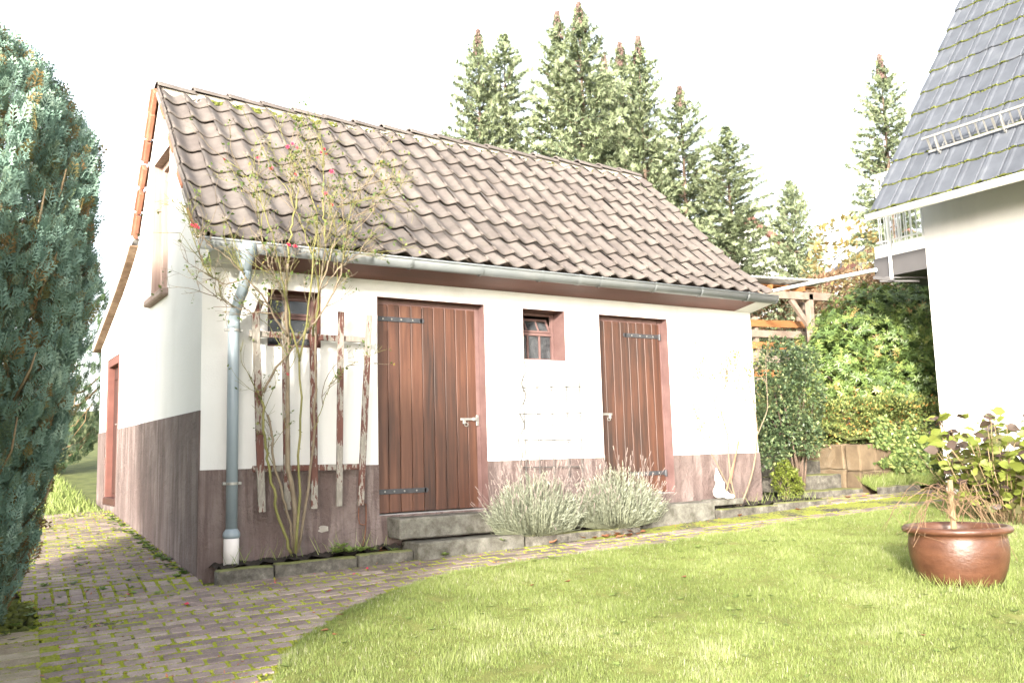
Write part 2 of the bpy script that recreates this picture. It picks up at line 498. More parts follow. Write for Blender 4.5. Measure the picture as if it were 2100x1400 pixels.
SANDSTONE = m_noise('sandstone', [(.2, (0.0610, 0.0418, 0.0265)), (.5, (0.1271, 0.0921, 0.0560)), (.8, (0.1830, 0.1507, 0.1060))], 4, .9, .6, 40, .015, obj_var=.25)
M, t, b = newmat('old_glass')
t.links.new(ramp(t, noise(t, gpos(t), 9, 4), [(.3, (.02, .022, .025)), (.7, (.09, .095, .10))]), b.inputs['Base Color'])
b.inputs['Roughness'].default_value = .18
b.inputs['Alpha'].default_value = .8
GLASS = M
DARKIN = m_noise('dark_interior', [(.3, (.03, .027, .025)), (.7, (.06, .052, .048))], 4, .9, 0)
BARK = m_noise('bark', [(.25, (.07, .045, .032)), (.6, (.14, .10, .075)), (.85, (.2, .16, .125))], 8, .9, .7, 40, .015, stretch=(3, 3, .6))
ROSEBARK = m_noise('rose_bark', [(.2, (0.1140, 0.0870, 0.0600)), (.5, (0.1680, 0.1320, 0.0900)), (.8, (0.2160, 0.1800, 0.1320))], 9, .8, .4, 60, .006)
ROSEGREEN = m_noise('rose_green_stem', [(.2, (0.0975, 0.0975, 0.0292)), (.5, (0.1560, 0.1495, 0.0488)), (.8, (0.2080, 0.1820, 0.0845))], 5, .7, .2, 60, .004)
TWIG = m_noise('dry_twig', [(.2, (0.1276, 0.0841, 0.0435)), (.5, (0.1972, 0.1392, 0.0754)), (.8, (0.2668, 0.2088, 0.1276))], 6, .8, .2, 60, .004)
PETAL = m_noise('red_petal', [(.3, (.42, .012, .04)), (.7, (.62, .045, .10))], 30, .5, 0)
DEADLEAF = m_noise('dead_leaf', [(.25, (.17, .06, .028)), (.55, (.28, .12, .06)), (.85, (.38, .2, .12))], 14, .8, .3, 60, .004)
HYDRASTEM = m_noise('hydrangea_stem', [(.25, (0.1395, 0.0930, 0.0465)), (.6, (0.2046, 0.1535, 0.0837)), (.85, (0.2558, 0.2046, 0.1302))], 8, .8, .2, 60, .004)

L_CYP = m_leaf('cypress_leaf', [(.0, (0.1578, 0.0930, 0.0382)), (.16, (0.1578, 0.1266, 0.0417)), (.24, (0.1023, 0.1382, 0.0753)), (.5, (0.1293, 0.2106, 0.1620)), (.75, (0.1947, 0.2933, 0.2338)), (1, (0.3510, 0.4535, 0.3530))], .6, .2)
L_THUJA = m_leaf('dark_conifer_leaf', [(0, (0.033, 0.052, 0.026)), (.5, (0.052, 0.091, 0.039)), (1, (0.104, 0.156, 0.058))], .6, .2)
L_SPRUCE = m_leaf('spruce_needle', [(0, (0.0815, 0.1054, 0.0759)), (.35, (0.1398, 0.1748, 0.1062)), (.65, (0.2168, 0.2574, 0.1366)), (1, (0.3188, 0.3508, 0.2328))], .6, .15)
L_CONE = m_noise('spruce_cone', [(.3, (0.0840, 0.0525, 0.0440)), (.7, (0.1400, 0.0938, 0.0800))], 5, .8, 0)
L_GRASS = m_leaf('grass_blade', [(0, (0.1180, 0.1439, 0.0455)), (.3, (0.1736, 0.2235, 0.0624)), (.6, (0.2438, 0.2948, 0.0895)), (.85, (0.3273, 0.3593, 0.1585)), (1, (0.4453, 0.4319, 0.2952))], .6, .35, .2)
L_RHODO = m_leaf('rhododendron_leaf', [(0, (0.0435, 0.0722, 0.0255)), (.4, (0.0860, 0.1360, 0.0404)), (.7, (0.1435, 0.2082, 0.0541)), (.93, (0.2295, 0.2794, 0.0722)), (1, (0.3442, 0.2295, 0.0860))], .4, .2, .5)
L_HOLLY = m_leaf('holly_leaf', [(0, (0.0297, 0.0483, 0.0229)), (.5, (0.0648, 0.1000, 0.0459)), (.85, (0.1323, 0.1725, 0.0765)), (1, (0.2633, 0.2760, 0.1275))], .32, .12, .6)
L_COTO = m_leaf('small_hedge_leaf', [(0, (0.0635, 0.0896, 0.0317)), (.45, (0.1352, 0.1794, 0.0538)), (.8, (0.2332, 0.2608, 0.0800)), (.95, (0.3947, 0.3049, 0.0896)), (1, (0.5382, 0.2332, 0.0718))], .5, .2)
L_IVY = m_leaf('ivy_leaf', [(0, (0.0504, 0.0785, 0.0252)), (.5, (0.1008, 0.1499, 0.0425)), (.85, (0.1848, 0.2285, 0.0706)), (1, (0.3192, 0.3142, 0.1109))], .4, .2, .5)
L_LIME = m_leaf('lime_shrub_leaf', [(0, (.08, .11, .02)), (.5, (.15, .19, .03)), (1, (.24, .27, .06))], .5, .3)
L_LAV = m_leaf('lavender_leaf', [(0, (0.1080, 0.0945, 0.0630)), (.25, (0.1440, 0.1575, 0.1035)), (.6, (0.2250, 0.2430, 0.1755)), (1, (0.3330, 0.3465, 0.2700))], .7, .2)
L_HYDRA = m_leaf('hydrangea_leaf', [(0, (0.0589, 0.0395, 0.0372)), (.25, (0.0926, 0.0657, 0.0491)), (.4, (0.1096, 0.1217, 0.0246)), (.7, (0.1685, 0.2046, 0.0372)), (1, (0.2443, 0.2607, 0.0618))], .5, .35)
L_YEL = m_leaf('yellow_leaf', [(0, (0.2310, 0.1440, 0.0612)), (.5, (0.3300, 0.2592, 0.0918)), (1, (0.3960, 0.3600, 0.2040))], .6, .4)
L_ROSE = m_leaf('rose_leaf', [(0, (0.0525, 0.0900, 0.0225)), (.5, (0.0975, 0.1425, 0.0375)), (.85, (0.1500, 0.1800, 0.0525)), (1, (0.2550, 0.2025, 0.0600))], .5, .3)
L_WEED = m_leaf('weed_leaf', [(0, (0.0675, 0.1200, 0.0285)), (.5, (0.1350, 0.1980, 0.0475)), (1, (0.2295, 0.2880, 0.0855))], .55, .3)
L_BROWN = m_leaf('brown_hedge_leaf', [(0, (.12, .07, .04)), (.5, (.2, .12, .07)), (1, (.3, .21, .12))], .7, .2)
L_LAWNWEED = m_leaf('lawn_weed_leaf', [(0, (.10, .14, .035)), (.5, (.15, .20, .05)), (1, (.22, .26, .09))], .6, .3)
GROUNDM = m_noise('ground_grass', [(.25, (.06, .068, .022)), (.5, (.10, .115, .032)), (.8, (.155, .165, .05))], 5, .95, .7, 60, .02)
LAWNM = m_noise('lawn_turf', [(.25, (0.0938, 0.0978, 0.0286)), (.5, (0.1562, 0.1667, 0.0416)), (.8, (0.2375, 0.2300, 0.0780))], 7, .95, .8, 80, .02)

# ================================================================== SETTING
def ico(sub=1):
    import bmesh
    bm = bmesh.new(); bmesh.ops.create_icosphere(bm, subdivisions=sub, radius=1)
    bm.verts.ensure_lookup_table()
    v_ = np.array([tuple(q.co) for q in bm.verts]); v_ *= rng.uniform(.8, 1.15, (len(v_), 1)); f_ = np.array([[q.index for q in p.verts] for p in bm.faces]); bm.free()
    return v_, f_
from mathutils import noise as mnoise
def nz(x, y, s, seed=0.0):
    return mnoise.noise(Vector((x * s + seed, y * s - seed, seed * .37)))
def grid_mesh(name, xs, ys, zf, mat, keep=None, kind='structure'):
    xs = np.asarray(xs); ys = np.asarray(ys)
    nx, ny = len(xs), len(ys)
    XX, YY = np.meshgrid(xs, ys, indexing='ij')
    ZZ = zf(XX, YY)
    V = np.stack([XX, YY, ZZ], -1).reshape(-1, 3)
    i, j = np.meshgrid(np.arange(nx - 1), np.arange(ny - 1), indexing='ij')
    a = (i * ny + j).ravel()
    F = np.stack([a, a + ny, a + ny + 1, a + 1], 1)
    if keep is not None:
        cx = (XX[:-1, :-1] + XX[1:, 1:]) / 2; cy = (YY[:-1, :-1] + YY[1:, 1:]) / 2
        F = F[keep(cx, cy).ravel()]
        used = np.unique(F); mp = np.full(len(V), -1); mp[used] = np.arange(len(used))
        V = V[used]; F = mp[F]
    o = fast(name, V, F, mat, smooth=True)
    return tag(o, kind=kind)
def spread(lo, hi, near, n):
    t_ = np.linspace(-1, 1, n)
    return np.sign(t_) * (np.abs(t_) ** 3) * (hi - lo) / 2 + (lo + hi) / 2 * np.abs(t_) ** 3 + near * (1 - np.abs(t_) ** 3)
grid_mesh('ground', spread(-600, 600, 2, 90), spread(-600, 600, 0, 90), lambda x, y: G(x, y) - .05, GROUNDM)

# lawn edge, measured along the curved border of the path
LE = [onG(px, py)[:2] for px, py in ((557, 1396), (576, 1358), (610, 1316), (664, 1282), (713, 1251), (744, 1238), (786, 1217), (866, 1190), (930, 1175), (1033, 1157), (1167, 1140), (1292, 1124), (1500, 1092), (1650, 1068), (1840, 1044))]
LE = np.array([(-1.9, -12.0), (-1.2, -7.0), (-.62, -3.9)] + [tuple(p) for p in LE] + [(9.6, LE[-1][1])])
def ylawn(x):
    return np.interp(x, LE[:, 0], LE[:, 1])
def jag(x, y):
    return .018 * np.sin(x * 17.3 + y * 9) + .012 * np.sin(x * 41 - y * 23) + .009 * np.sin(x * 83 + 1.7)
def in_lawn(x, y, pad=0.0):
    return (y < ylawn(x) + jag(x, y) - pad) & (x > -1.9) & (x < 9.2)
def lawn_z(x, y):
    d = np.clip((ylawn(x) - y) / .10, 0, 1)
    return G(x, y) - .01 + .035 * d + .008 * np.sin(x * 3.1) * np.sin(y * 2.7) * d
grid_mesh('lawn', np.arange(-1.9, 9.3, .05), np.arange(-12, -.55, .05), lawn_z, LAWNM, lambda x, y: in_lawn(x, y, -.02))

# path: mossy bed and pavers
PA = math.radians(4.3)
PU = np.array([math.cos(PA), -math.sin(PA)]); PV = np.array([math.sin(PA), math.cos(PA)])
def x_left(y):                       # outer edge of the red paving on the cypress side
    return np.where(y < -.5, -1.13 + .075 * y, np.interp(y, [-.5, .6, 2.0, 4.2], [-1.17, -1.25, -1.05, -.95]))
def in_path(x, y, pad=0.0):
    kerb = np.where(x < .03, 4.3, np.where(x < 7.25, -.36, np.where(x < 8.35, .0, -.22)))
    return (y > ylawn(x) + pad - .02) & (y < kerb) & (x > x_left(y)) & (x < 9.25) & ~((x > -.03) & (y > -.36) & (x < 7.2))
def in_sand(x, y):
    return (y < -.92) & (x <= x_left(y) - .012) & (x > -2.3) & (y > ylawn(x))
def bed_z(x, y):
    z = np.empty(x.shape)
    for i in range(x.shape[0]):
        for j in range(x.shape[1]):
            a, b_ = x[i, j], y[i, j]
            z[i, j] = -.005 + .004 * nz(a, b_, 2.0, 3.1) + .005 * nz(a, b_, 14, 7.7) + .006 * nz(a, b_, 38, 1.3)
    m1 = np.exp(-(((x + 1.0) / .42) ** 2 + ((y + 1.25) / .55) ** 2))
    m2 = np.exp(-(((x + .75) / .4) ** 2 + ((y - 2.9) / 1.2) ** 2))
    return G(x, y) + np.minimum(z + .008 * m1 + .007 * m2, .018)
path = grid_mesh('path', np.arange(-2.3, 9.25, .028), np.arange(-4.2, 4.3, .028), bed_z, BED, lambda x, y: in_path(x, y, -.03) | in_sand(x, y))
gn_ = np.array([-GB, -GA, 1.0]); gn_ /= np.linalg.norm(gn_)
def paver_mesh(name, lx, ly, ang, mat, k):
    u = np.array([math.cos(-ang), math.sin(-ang), 0]); u -= gn_ * (u @ gn_); u /= np.linalg.norm(u)
    w = np.cross(gn_, u)
    R = np.array([u, w, gn_]).T
    b_ = MB().box((0, 0, 0), (lx, ly, .05), None, .006)
    V = np.array(b_.v) + rng.normal(0, .0012, (len(b_.v), 3))
    V = V @ R.T - gn_ * .021
    b_.v = [tuple(p) for p in V]
    return b_.mesh(name, mat)
PM_A = [paver_mesh('paver', .194, .089, PA + random.uniform(-.02, .02), PAVER, k) for k in range(4)]
PM_B = [paver_mesh('paver', .089, .194, PA + random.uniform(-.02, .02), PAVER, k) for k in range(4)]
PM_C = [paver_mesh('sand_paver', .3, .12, PA, SANDPAVER, k) for k in range(3)]
def proj(p):
    c = RM @ (np.asarray(p, float) - CAM)
    return 1050 + FPX * c[0] / c[2], 700 - FPX * c[1] / c[2], c[2]
cells = []
for j in range(-60, 50):
    vv = (j + .5) * .104
    if -.36 < vv < .06: continue
    for i in range(-20, 60):
        uu = (i + (.5 if j % 2 else 0)) * .209
        p = PU * uu + PV * vv
        cells.append((p[0], p[1], 0))
for r_ in range(2):
    for i in range(-14, 3):
        p = PU * (i + .5) * .104 + PV * (-.046 - r_ * .208)
        cells.append((p[0], p[1], 1))
for j in range(-40, -4):
    for i in range(1, 6):
        vv = (j + .5) * .128
        q = -1.13 + .075 * vv - .16 - (i - 1) * .31
        p = np.array([q, vv]); cells.append((p[0], p[1], 2))
pv = []
for x, y, k in cells:
    ok = bool(in_sand(np.array(x), np.array(y))) if k == 2 else bool(in_path(np.array(x), np.array(y)))
    if k == 1 and x > .0: ok = bool(in_path(np.array(x), np.array(y)))
    if not ok: continue
    z = float(G(x, y)) + .0045 * nz(x, y, 3, 5) + random.uniform(-.003, .003)
    px, py, d = proj((x, y, z))
    if not (-120 < px < 2200 and py < 1500 and d > 0): continue
    pv.append((d, x, y, z, k))
pv.sort()
for d, x, y, z, k in pv[:300]:
    me = random.choice((PM_A, PM_B, PM_C)[k])
    link('sand_paver' if k == 2 else 'paver', me, path, (x, y, z))
# moss cushions grown up in the joints
mt, mtf = ico(1)
mp_ = []
for d, x, y, z, k in pv:
    dn_ = nz(x, y, 1.2, 4.4) + .75 + 1.2 * math.exp(-(((x + 1.0) / .45) ** 2 + ((y + 1.25) / .6) ** 2)) + .5 * math.exp(-((y - 2.8) / 1.2) ** 2)
    cnt = int(max(0, min(dn_, 1.8) * 38))
    hx_, hy_ = ((.104, .052), (.052, .104), (.155, .064))[k]
    for q in range(cnt):
        if random.random() < .62: lu, lv = random.uniform(-hx_, hx_), random.choice((-hy_, hy_))
        else: lu, lv = random.choice((-hx_, hx_)), random.uniform(-hy_, hy_)
        w_ = PU * (lu + random.gauss(0, .006)) + PV * (lv + random.gauss(0, .005))
        mp_.append((x + w_[0], y + w_[1], float(G(x + w_[0], y + w_[1])) - .003))
mp_ = np.array(mp_); k = len(mp_)
S_ = rng.uniform(.007, .0145, (k, 3)); S_[:, 2] = rng.uniform(.007, .012, k)
v_, f_, _ = inst(mt, mtf, mp_, frames(np.stack([rng.normal(size=k), rng.normal(size=k), np.zeros(k)], 1)), S_)
tag(fast('joint_moss', v_, f_, MOSSB, path, smooth=True), kind='stuff')
rest = MB()
for d, x, y, z, k in pv[300:]:
    me = random.choice((PM_A, PM_B, PM_C)[k])
    V = np.empty(len(me.vertices) * 3); me.vertices.foreach_get('co', V)
    rest.add(V.reshape(-1, 3) + (x, y, z), [tuple(p.vertices) for p in me.polygons])
if pv[300:]:
    tag(rest.build('paving', PAVER, path), kind='stuff')

# bank behind the retaining wall, with the soil of the flower bed
def bank_z(x, y):
    h = .62 + .22 * np.clip(y - .1, 0, 3.5) + .02 * np.clip(y - 3.5, 0, 20)
    return G(x, y) + h + .03 * np.sin(x * 2.3) * np.sin(y * 1.9)
grid_mesh('bank', np.arange(8.5, 24, .4), np.arange(.22, 16, .4), bank_z, GROUNDM)
def bed_soil(name, x0, x1, y0, y1, top):
    return grid_mesh(name, np.arange(x0, x1 + .03, .05), np.linspace(y0, y1, 9), lambda x, y: top(x) + .02 * np.sin(x * 31) * np.sin(y * 37) + .012 * np.sin(x * 67 + y * 51), SOIL)
bed_soil('flower_bed', .08, 1.70, -.31, .02, lambda x: .085 + .03 * x)
bed_soil('flower_bed', 2.80, 4.42, -.40, .06, lambda x: .155 + .0 * x)
bed_soil('flower_bed', 5.40, 7.25, -.32, .75, lambda x: .255 + .012 * (x - 5.4))

# ================================================================== SHED
SHED_L = .0; SHED_R = 6.513; SHED_D = 5.37
shed = thing('garden_shed', 'white plastered garden shed with brown plinth and grey pantile roof', 'shed', (3.25, 2.6, .1))
def panel(us, vs, holes, pos, depth, name, mat, parent, top=None):
    """plate with openings on a (u,v) grid; pos(u,v,d) -> point; side faces close every edge"""
    us = sorted(set(us)); vs = sorted(set(vs))
    mb = MB(); idx = {}
    def vert(i, j, d):
        k = (i, j, d)
        if k not in idx:
            vv = vs[j] if top is None else min(vs[j], top(us[i]))
            idx[k] = len(mb.v); mb.v.append(tuple(map(float, pos(us[i], vv, depth * d))))
        return idx[k]
    def full(i, j):
        if i < 0 or j < 0 or i >= len(us) - 1 or j >= len(vs) - 1: return False
        if top is not None and vs[j] >= max(top(us[i]), top(us[i + 1])) - 1e-6: return False
        cu, cv = (us[i] + us[i + 1]) / 2, (vs[j] + vs[j + 1]) / 2
        return not any(a < cu < b_ and c < cv < d for a, b_, c, d in holes)
    for i in range(len(us) - 1):
        for j in range(len(vs) - 1):
            if not full(i, j): continue
            mb.f.append((vert(i, j, 0), vert(i + 1, j, 0), vert(i + 1, j + 1, 0), vert(i, j + 1, 0)))
            mb.f.append((vert(i, j, 1), vert(i, j + 1, 1), vert(i + 1, j + 1, 1), vert(i + 1, j, 1)))
            for ii, jj, a, b_ in ((i - 1, j, (i, j), (i, j + 1)), (i + 1, j, (i + 1, j + 1), (i + 1, j)), (i, j - 1, (i + 1, j), (i, j)), (i, j + 1, (i, j + 1), (i + 1, j + 1))):
                if not full(ii, jj):
                    mb.f.append((vert(*a, 0), vert(*b_, 0), vert(*b_, 1), vert(*a, 1)))
    return mb.build(name, mat, parent)
D1 = (1.575, 2.727, .395, 2.394); D2 = (4.168, 5.147, .44, 2.384)
W1 = (.552, 1.030, 1.89, 2.388); W2 = (3.184, 3.708, 1.861, 2.386)
FT = 2.70
fp = lambda u, v_, d: (u, d, v_)
hl = [D1, D2, W1, W2]
panel([0, SHED_R] + [q for h in hl for q in h[:2]], [-.15, FT] + [q for h in hl for q in h[2:]], hl, fp, .28, 'front_wall', PLASTER, shed)
hp = [D1, D2]
panel([-.012, SHED_R + .012] + [q for h in hp for q in h[:2]], [-.15, .85, D1[2], D2[2]], hp, lambda u, v_, d: (u, d - .012, v_), .0115, 'plinth', PLINTH, shed)
# gable
PROF = [(0, 2.86), (.08, 2.93), (1.93, 4.66), (2.90, 3.36), (3.85, 2.92), (5.37, 2.47)]
gtop = lambda y: float(np.interp(y, [p[0] for p in PROF], [p[1] for p in PROF]))
GD = (3.93, 4.82, .43, 2.24); GW = (1.36, 2.13, 2.56, 4.02)
gp = lambda u, v_, d: (d, u, v_)
yA = .0 + (4.02 - 2.93) / (4.66 - 2.93) * 1.85 + .08
panel([.2795, SHED_D, .08 + .3] + [p[0] for p in PROF if p[0] > .28] + [GD[0], GD[1], GW[0], GW[1]], [-.15, 5.0] + list(GD[2:]) + list(GW[2:]), [GD, GW], gp, .28, 'gable_wall', PLASTER, shed, gtop)
panel([0.0, .08, .279], [2.7005, 3.4], [], lambda u, v_, d: (d, u, v_), .2795, 'gable_wall', PLASTER, shed, gtop)
panel([-.0119, SHED_D, GD[0], GD[1]], [-.15, 1.335, GD[2]], [GD], lambda u, v_, d: (d - .012, u, v_), .0115, 'plinth', PLINTH, shed)
mb = MB(); P_ = [(SHED_R, .281, .0)] + [(SHED_R, SHED_D, 0)] + [(SHED_R, y, z) for y, z in PROF[::-1] if y > .281] + [(SHED_R, .281, gtop(.281))]
mb.prism(P_, (-.25, 0, 0)); mb.build('side_wall', PLASTER, shed)
mb = MB(); mb.box((SHED_R / 2, SHED_D - .12, 1.15), (SHED_R - .52, .24, 2.5)); mb.build('back_wall', PLASTER, shed)
mb = MB(); mb.box((SHED_R / 2, SHED_D / 2, .3), (SHED_R - .6, SHED_D - .6, .06)); mb.build('floor_slab', DARKIN, shed)

# roof deck
XL = lambda y: -.10 + .045 * (y + .43)
LEN = 6.52
ROWS = [(1.95, 4.80), (1.675, 4.55), (1.40, 4.30), (1.13, 4.05), (.885, 3.80), (.625, 3.55), (.35, 3.315), (.08, 3.07), (-.195, 2.85), (-.43, 2.685)]
roof = MB()
DK = [(-.36, 2.625), (.02, 2.93), (1.93, 4.675), (2.93, 3.385), (3.87, 2.955), (5.50, 2.47)]
n = len(DK)
for y, z in DK: roof.v += [(XL(min(y, 1.93)) + .03, y, z), (XL(min(y, 1.93)) + LEN - .02, y, z), (XL(min(y, 1.93)) + LEN - .02, y, z + .035), (XL(min(y, 1.93)) + .03, y, z + .035)]
for i in range(n - 1):
    a = i * 4
    for q in range(4): roof.f.append((a + q, a + (q + 1) % 4, a + 4 + (q + 1) % 4, a + 4 + q))
roof.f += [(3, 2, 1, 0), tuple((n - 1) * 4 + q for q in range(4))]
roof = roof.build('roof', GREYWOOD, shed)
# pantile: S section, thick lower lip
NC = 30; TW = LEN / NC
def tile_mesh(y0, z0, y1, z1, seed, mat, first=False):
    d = np.array([0, y1 - y0, z1 - z0]); L = np.linalg.norm(d); d /= L
    nn = np.cross(np.array([1.0, 0, 0]), d)
    segs = 11; th = .022
    us = np.linspace(0, 1, segs + 1)
    h = .0205 * np.cos(2 * math.pi * (us - .02)) + .015 * (1 - us)
    X = us * (TW + .012) - .004
    mb = MB()
    sh = .045
    def pt(i, w, off):
        hh = h[i]
        p = np.array([X[i] + sh * d[1] * w, 0, 0]) + d * w + nn * (hh + off)
        return p
    stations = [0.0, .03, L * .5, L + .045]
    drop = [0, 0.0, -.016, -.036]
    rnd = rng.normal(0, .0015, len(stations))
    for k, w in enumerate(stations):
        for i in range(segs + 1): mb.v.append(tuple(pt(i, w, .042 + drop[k] + rnd[k] - (.005 if k == 0 else 0))))
    b0 = len(mb.v)
    for i in range(segs + 1): mb.v.append(tuple(pt(i, 0.004, .042 - th)))
    b1 = len(mb.v)
    for i in range(segs + 1): mb.v.append(tuple(pt(i, L * .5, .042 - th - .016)))
    m_ = segs + 1
    for k in range(len(stations) - 1):
        for i in range(segs): mb.f.append((k * m_ + i, k * m_ + i + 1, (k + 1) * m_ + i + 1, (k + 1) * m_ + i))
    for i in range(segs):
        mb.f.append((b0 + i, b0 + i + 1, i + 1, i))
        mb.f.append((b0 + i + 1, b0 + i, b1 + i, b1 + i + 1))
    mb.f.append((0, b0, b0 + segs + 1 - segs - 1, 0)[:3] if False else (b0, 0, m_, b1))
    mb.f.append((segs, b0 + segs, b1 + segs, m_ + segs))
    return mb.mesh('tile', mat, True)
for r_ in range(9):
    (y1, z1), (y0, z0) = ROWS[r_], ROWS[r_ + 1]
    if r_ == 0: y1, z1 = 1.90, 4.755
    var = [tile_mesh(y0, z0, y1, z1, k, TILE) for k in range(4)]
    for c in range(NC):
        o = link('tile', random.choice(var), roof, (XL(y0) + c * TW + random.uniform(-.003, .003), y0 + random.uniform(-.006, .006), z0 + random.uniform(-.004, .005)))
        o.rotation_euler = (random.uniform(-.012, .012), random.uniform(-.012, .012), random.uniform(-.008, .008))
# ribbed verge channel at the left edge, one piece per row
for r_ in range(9):
    (y1, z1), (y0, z0) = ROWS[r_], ROWS[r_ + 1]
    a = np.array([XL(y0) - .02, y0, z0 + .03]); b_ = np.array([XL(y1) - .02, y1, z1 + .005])
    mb = MB()
    for dx, w, h in ((0, .016, .062), (.022, .02, .03), (.042, .014, .05)):
        mb.bar(a + (dx, 0, 0), b_ + (dx, 0, 0), w, h, (1, 0, 0), .003)
    mb.build('verge_tile', TILE, roof)
    mb = MB(); mb.bar(a + (-.004, .01, -.042), a + (-.004, .01, -.042) + (b_ - a) * .98, .035, .035, (1, 0, 0), .006)
    mb.build('verge_mortar', REDTILE if r_ % 2 else MORTAR, roof)
# ridge tiles
RN = 18
RL = LEN / RN
mb = MB(); segs = 8
for k, w in enumerate((0, .02, RL + .03)):
    for i in range(segs + 1):
        a = math.radians(-82 + 164 * i / segs)
        rr = (.118, .116, .10)[k]
        mb.v.append((w, rr * math.sin(a), rr * .78 * math.cos(a) - .02))
for i in range(segs + 1):
    a = math.radians(-82 + 164 * i / segs); mb.v.append((.002, .10 * math.sin(a), .10 * .78 * math.cos(a) - .022))
m_ = segs + 1
for k in range(2):
    for i in range(segs): mb.f.append((k * m_ + i, (k + 1) * m_ + i, (k + 1) * m_ + i + 1, k * m_ + i + 1))
for i in range(segs): mb.f.append((i, i + 1, 3 * m_ + i + 1, 3 * m_ + i))
ridge_me = mb.mesh('ridge_tile', TILE, True)
ridge_me.flip_normals()
for k in range(RN):
    o = link('ridge_tile', ridge_me, roof, (XL(1.93) + k * RL - .045, 1.93, 4.80 + .012 * math.sin(k * .9) - .01 * math.sin(math.pi * k / RN)))
    o.rotation_euler = (random.uniform(-.03, .03), .055 + random.uniform(-.012, .012), random.uniform(-.02, .02))
mb = MB(); mb.bar((XL(1.9) + .01, 1.93, 4.74), (XL(1.9) + LEN - .02, 1.93, 4.74), .15, .10)
mb.build('ridge_bedding', MORTAR, roof)
# moss and mortar crumbs under the ridge tiles
def lumps(n_, pf, rmin, rmax, flat=.6):
    T_, TF_ = ico()
    P = np.array([pf() for _ in range(n_)])
    S = rng.uniform(rmin, rmax, (n_, 3)); S[:, 2] *= flat
    R = frames(rand_dirs(n_) * (1, 1, .2))
    return inst(T_, TF_, P, R, S)[:2]
def ridge_pt(x0, x1):
    def f():
        x = random.uniform(x0, x1); q = random.uniform(-.16, -.085)
        return (XL(1.9) + x, 1.93 + q, 4.785 + q * .9 + random.uniform(.0, .03))
    return f
v1, f1 = lumps(420, ridge_pt(.45, 1.9), .015, .035); v2, f2 = lumps(200, ridge_pt(1.9, 6.4), .010, .024)
tag(fast('ridge_moss', np.vstack([v1, v2]), np.vstack([f1, f2 + len(v1)]), MOSS, roof, smooth=True), kind='stuff')
v1, f1 = lumps(260, ridge_pt(.2, 6.4), .012, .03)
tag(fast('mortar_crumbs', v1, f1, MORTAR, roof, smooth=True), kind='stuff')
# rear slope verge: red clay pieces, then boarded verge of the low rear roof
a0 = np.array([1.95, 4.83]); a1 = np.array([2.93, 3.44])
for k in range(6):
    p, q = a0 + (a1 - a0) * k / 6 + rng.normal(0, .008, 2), a0 + (a1 - a0) * (k + random.uniform(.96, 1.05)) / 6 + rng.normal(0, .008, 2)
    mb = MB()
    mb.bar((-.035, p[0], p[1] - .03), (-.035, q[0], q[1]), .05, .12, (1, 0, 0), .008)
    mb.bar((-.06, p[0] + .03, p[1] + .02 - .03), (-.06, q[0] + .03, q[1] + .02), .03, .03, (1, 0, 0), .006)
    mb.bar((1.2, p[0] + .03, p[1] + .02 - .03), (1.2, q[0] + .03, q[1] + .02), 2.4, .03, (1, 0, 0), .006)
    mb.build('clay_verge_tile', REDTILE, roof)
seg = [(2.93, 3.33), (3.20, 3.19), (3.50, 3.065), (3.87, 2.93), (4.40, 2.76), (5.0, 2.57), (5.50, 2.42)]
sl = np.array(seg)
dist = np.concatenate([[0], np.cumsum(np.linalg.norm(np.diff(sl, axis=0), axis=1))])
for k in range(9):
    p = np.array([np.interp(dist[-1] * k / 9, dist, sl[:, i]) for i in (0, 1)])
    q = np.array([np.interp(dist[-1] * (k + .97) / 9, dist, sl[:, i]) for i in (0, 1)])
    mb = MB(); mb.bar((-.035, p[0], p[1]), (-.035, q[0], q[1]), .10, .022, (1, 0, 0), .003)
    mb.build('verge_board', VERGEWOOD, roof)
mb = MB()
for i in range(len(seg) - 1):
    p, q = seg[i], seg[i + 1]
    mb.bar((-.085, p[0], p[1] + .045), (-.085, q[0], q[1] + .045), .014, .085, (1, 0, 0))
    mb.bar((1.0, p[0], p[1] + .08), (1.0, q[0], q[1] + .08), 2.1, .02, (1, 0, 0))
mb.build('verge_flashing', CORR, roof)

# eaves: sloping brown soffit board between white corbels
def eave_prism(x0, x1, name, mat, off=0.0):
    mb = MB()
    mb.prism([(x0, .004 + off, 2.545 + off), (x0, -.37 + off, 2.605), (x0, -.37 + off, 2.64), (x0, .004, 2.78)], (x1 - x0, 0, 0))
    return mb.build(name, mat, shed)
eave_prism(.352, 6.24, 'soffit_board', FASCIA)
eave_prism(-.012, .350, 'corbel', PLASTER, -.004)
eave_prism(6.242, SHED_R + .012, 'corbel', PLASTER, -.004)

# gutter
GX0, GX1, GY, GZ, GR = -.139, 6.46, -.43, 2.662, .068
gut = MB(); segs = 10
for x in (GX0, GX1):
    for rr in (GR, GR - .006):
        for i in range(segs + 1):
            a = math.pi * (1 + i / segs)
            gut.v.append((x, GY + rr * math.cos(a), GZ + rr * math.sin(a) * 1.15))
m_ = segs + 1
for i in range(segs):
    gut.f.append((i, i + 1, 2 * m_ + i + 1, 2 * m_ + i))
    gut.f.append((m_ + i + 1, m_ + i, 3 * m_ + i, 3 * m_ + i + 1))
    gut.f.append((i + 1, i, m_ + i, m_ + i + 1)); gut.f.append((2 * m_ + i, 2 * m_ + i + 1, 3 * m_ + i + 1, 3 * m_ + i))
gut.tube([(GX0, GY - GR - .004, GZ + .002), (GX1, GY - GR - .004, GZ + .002)], .010, 8)
gutter = gut.build('gutter', ZINC, shed, True)
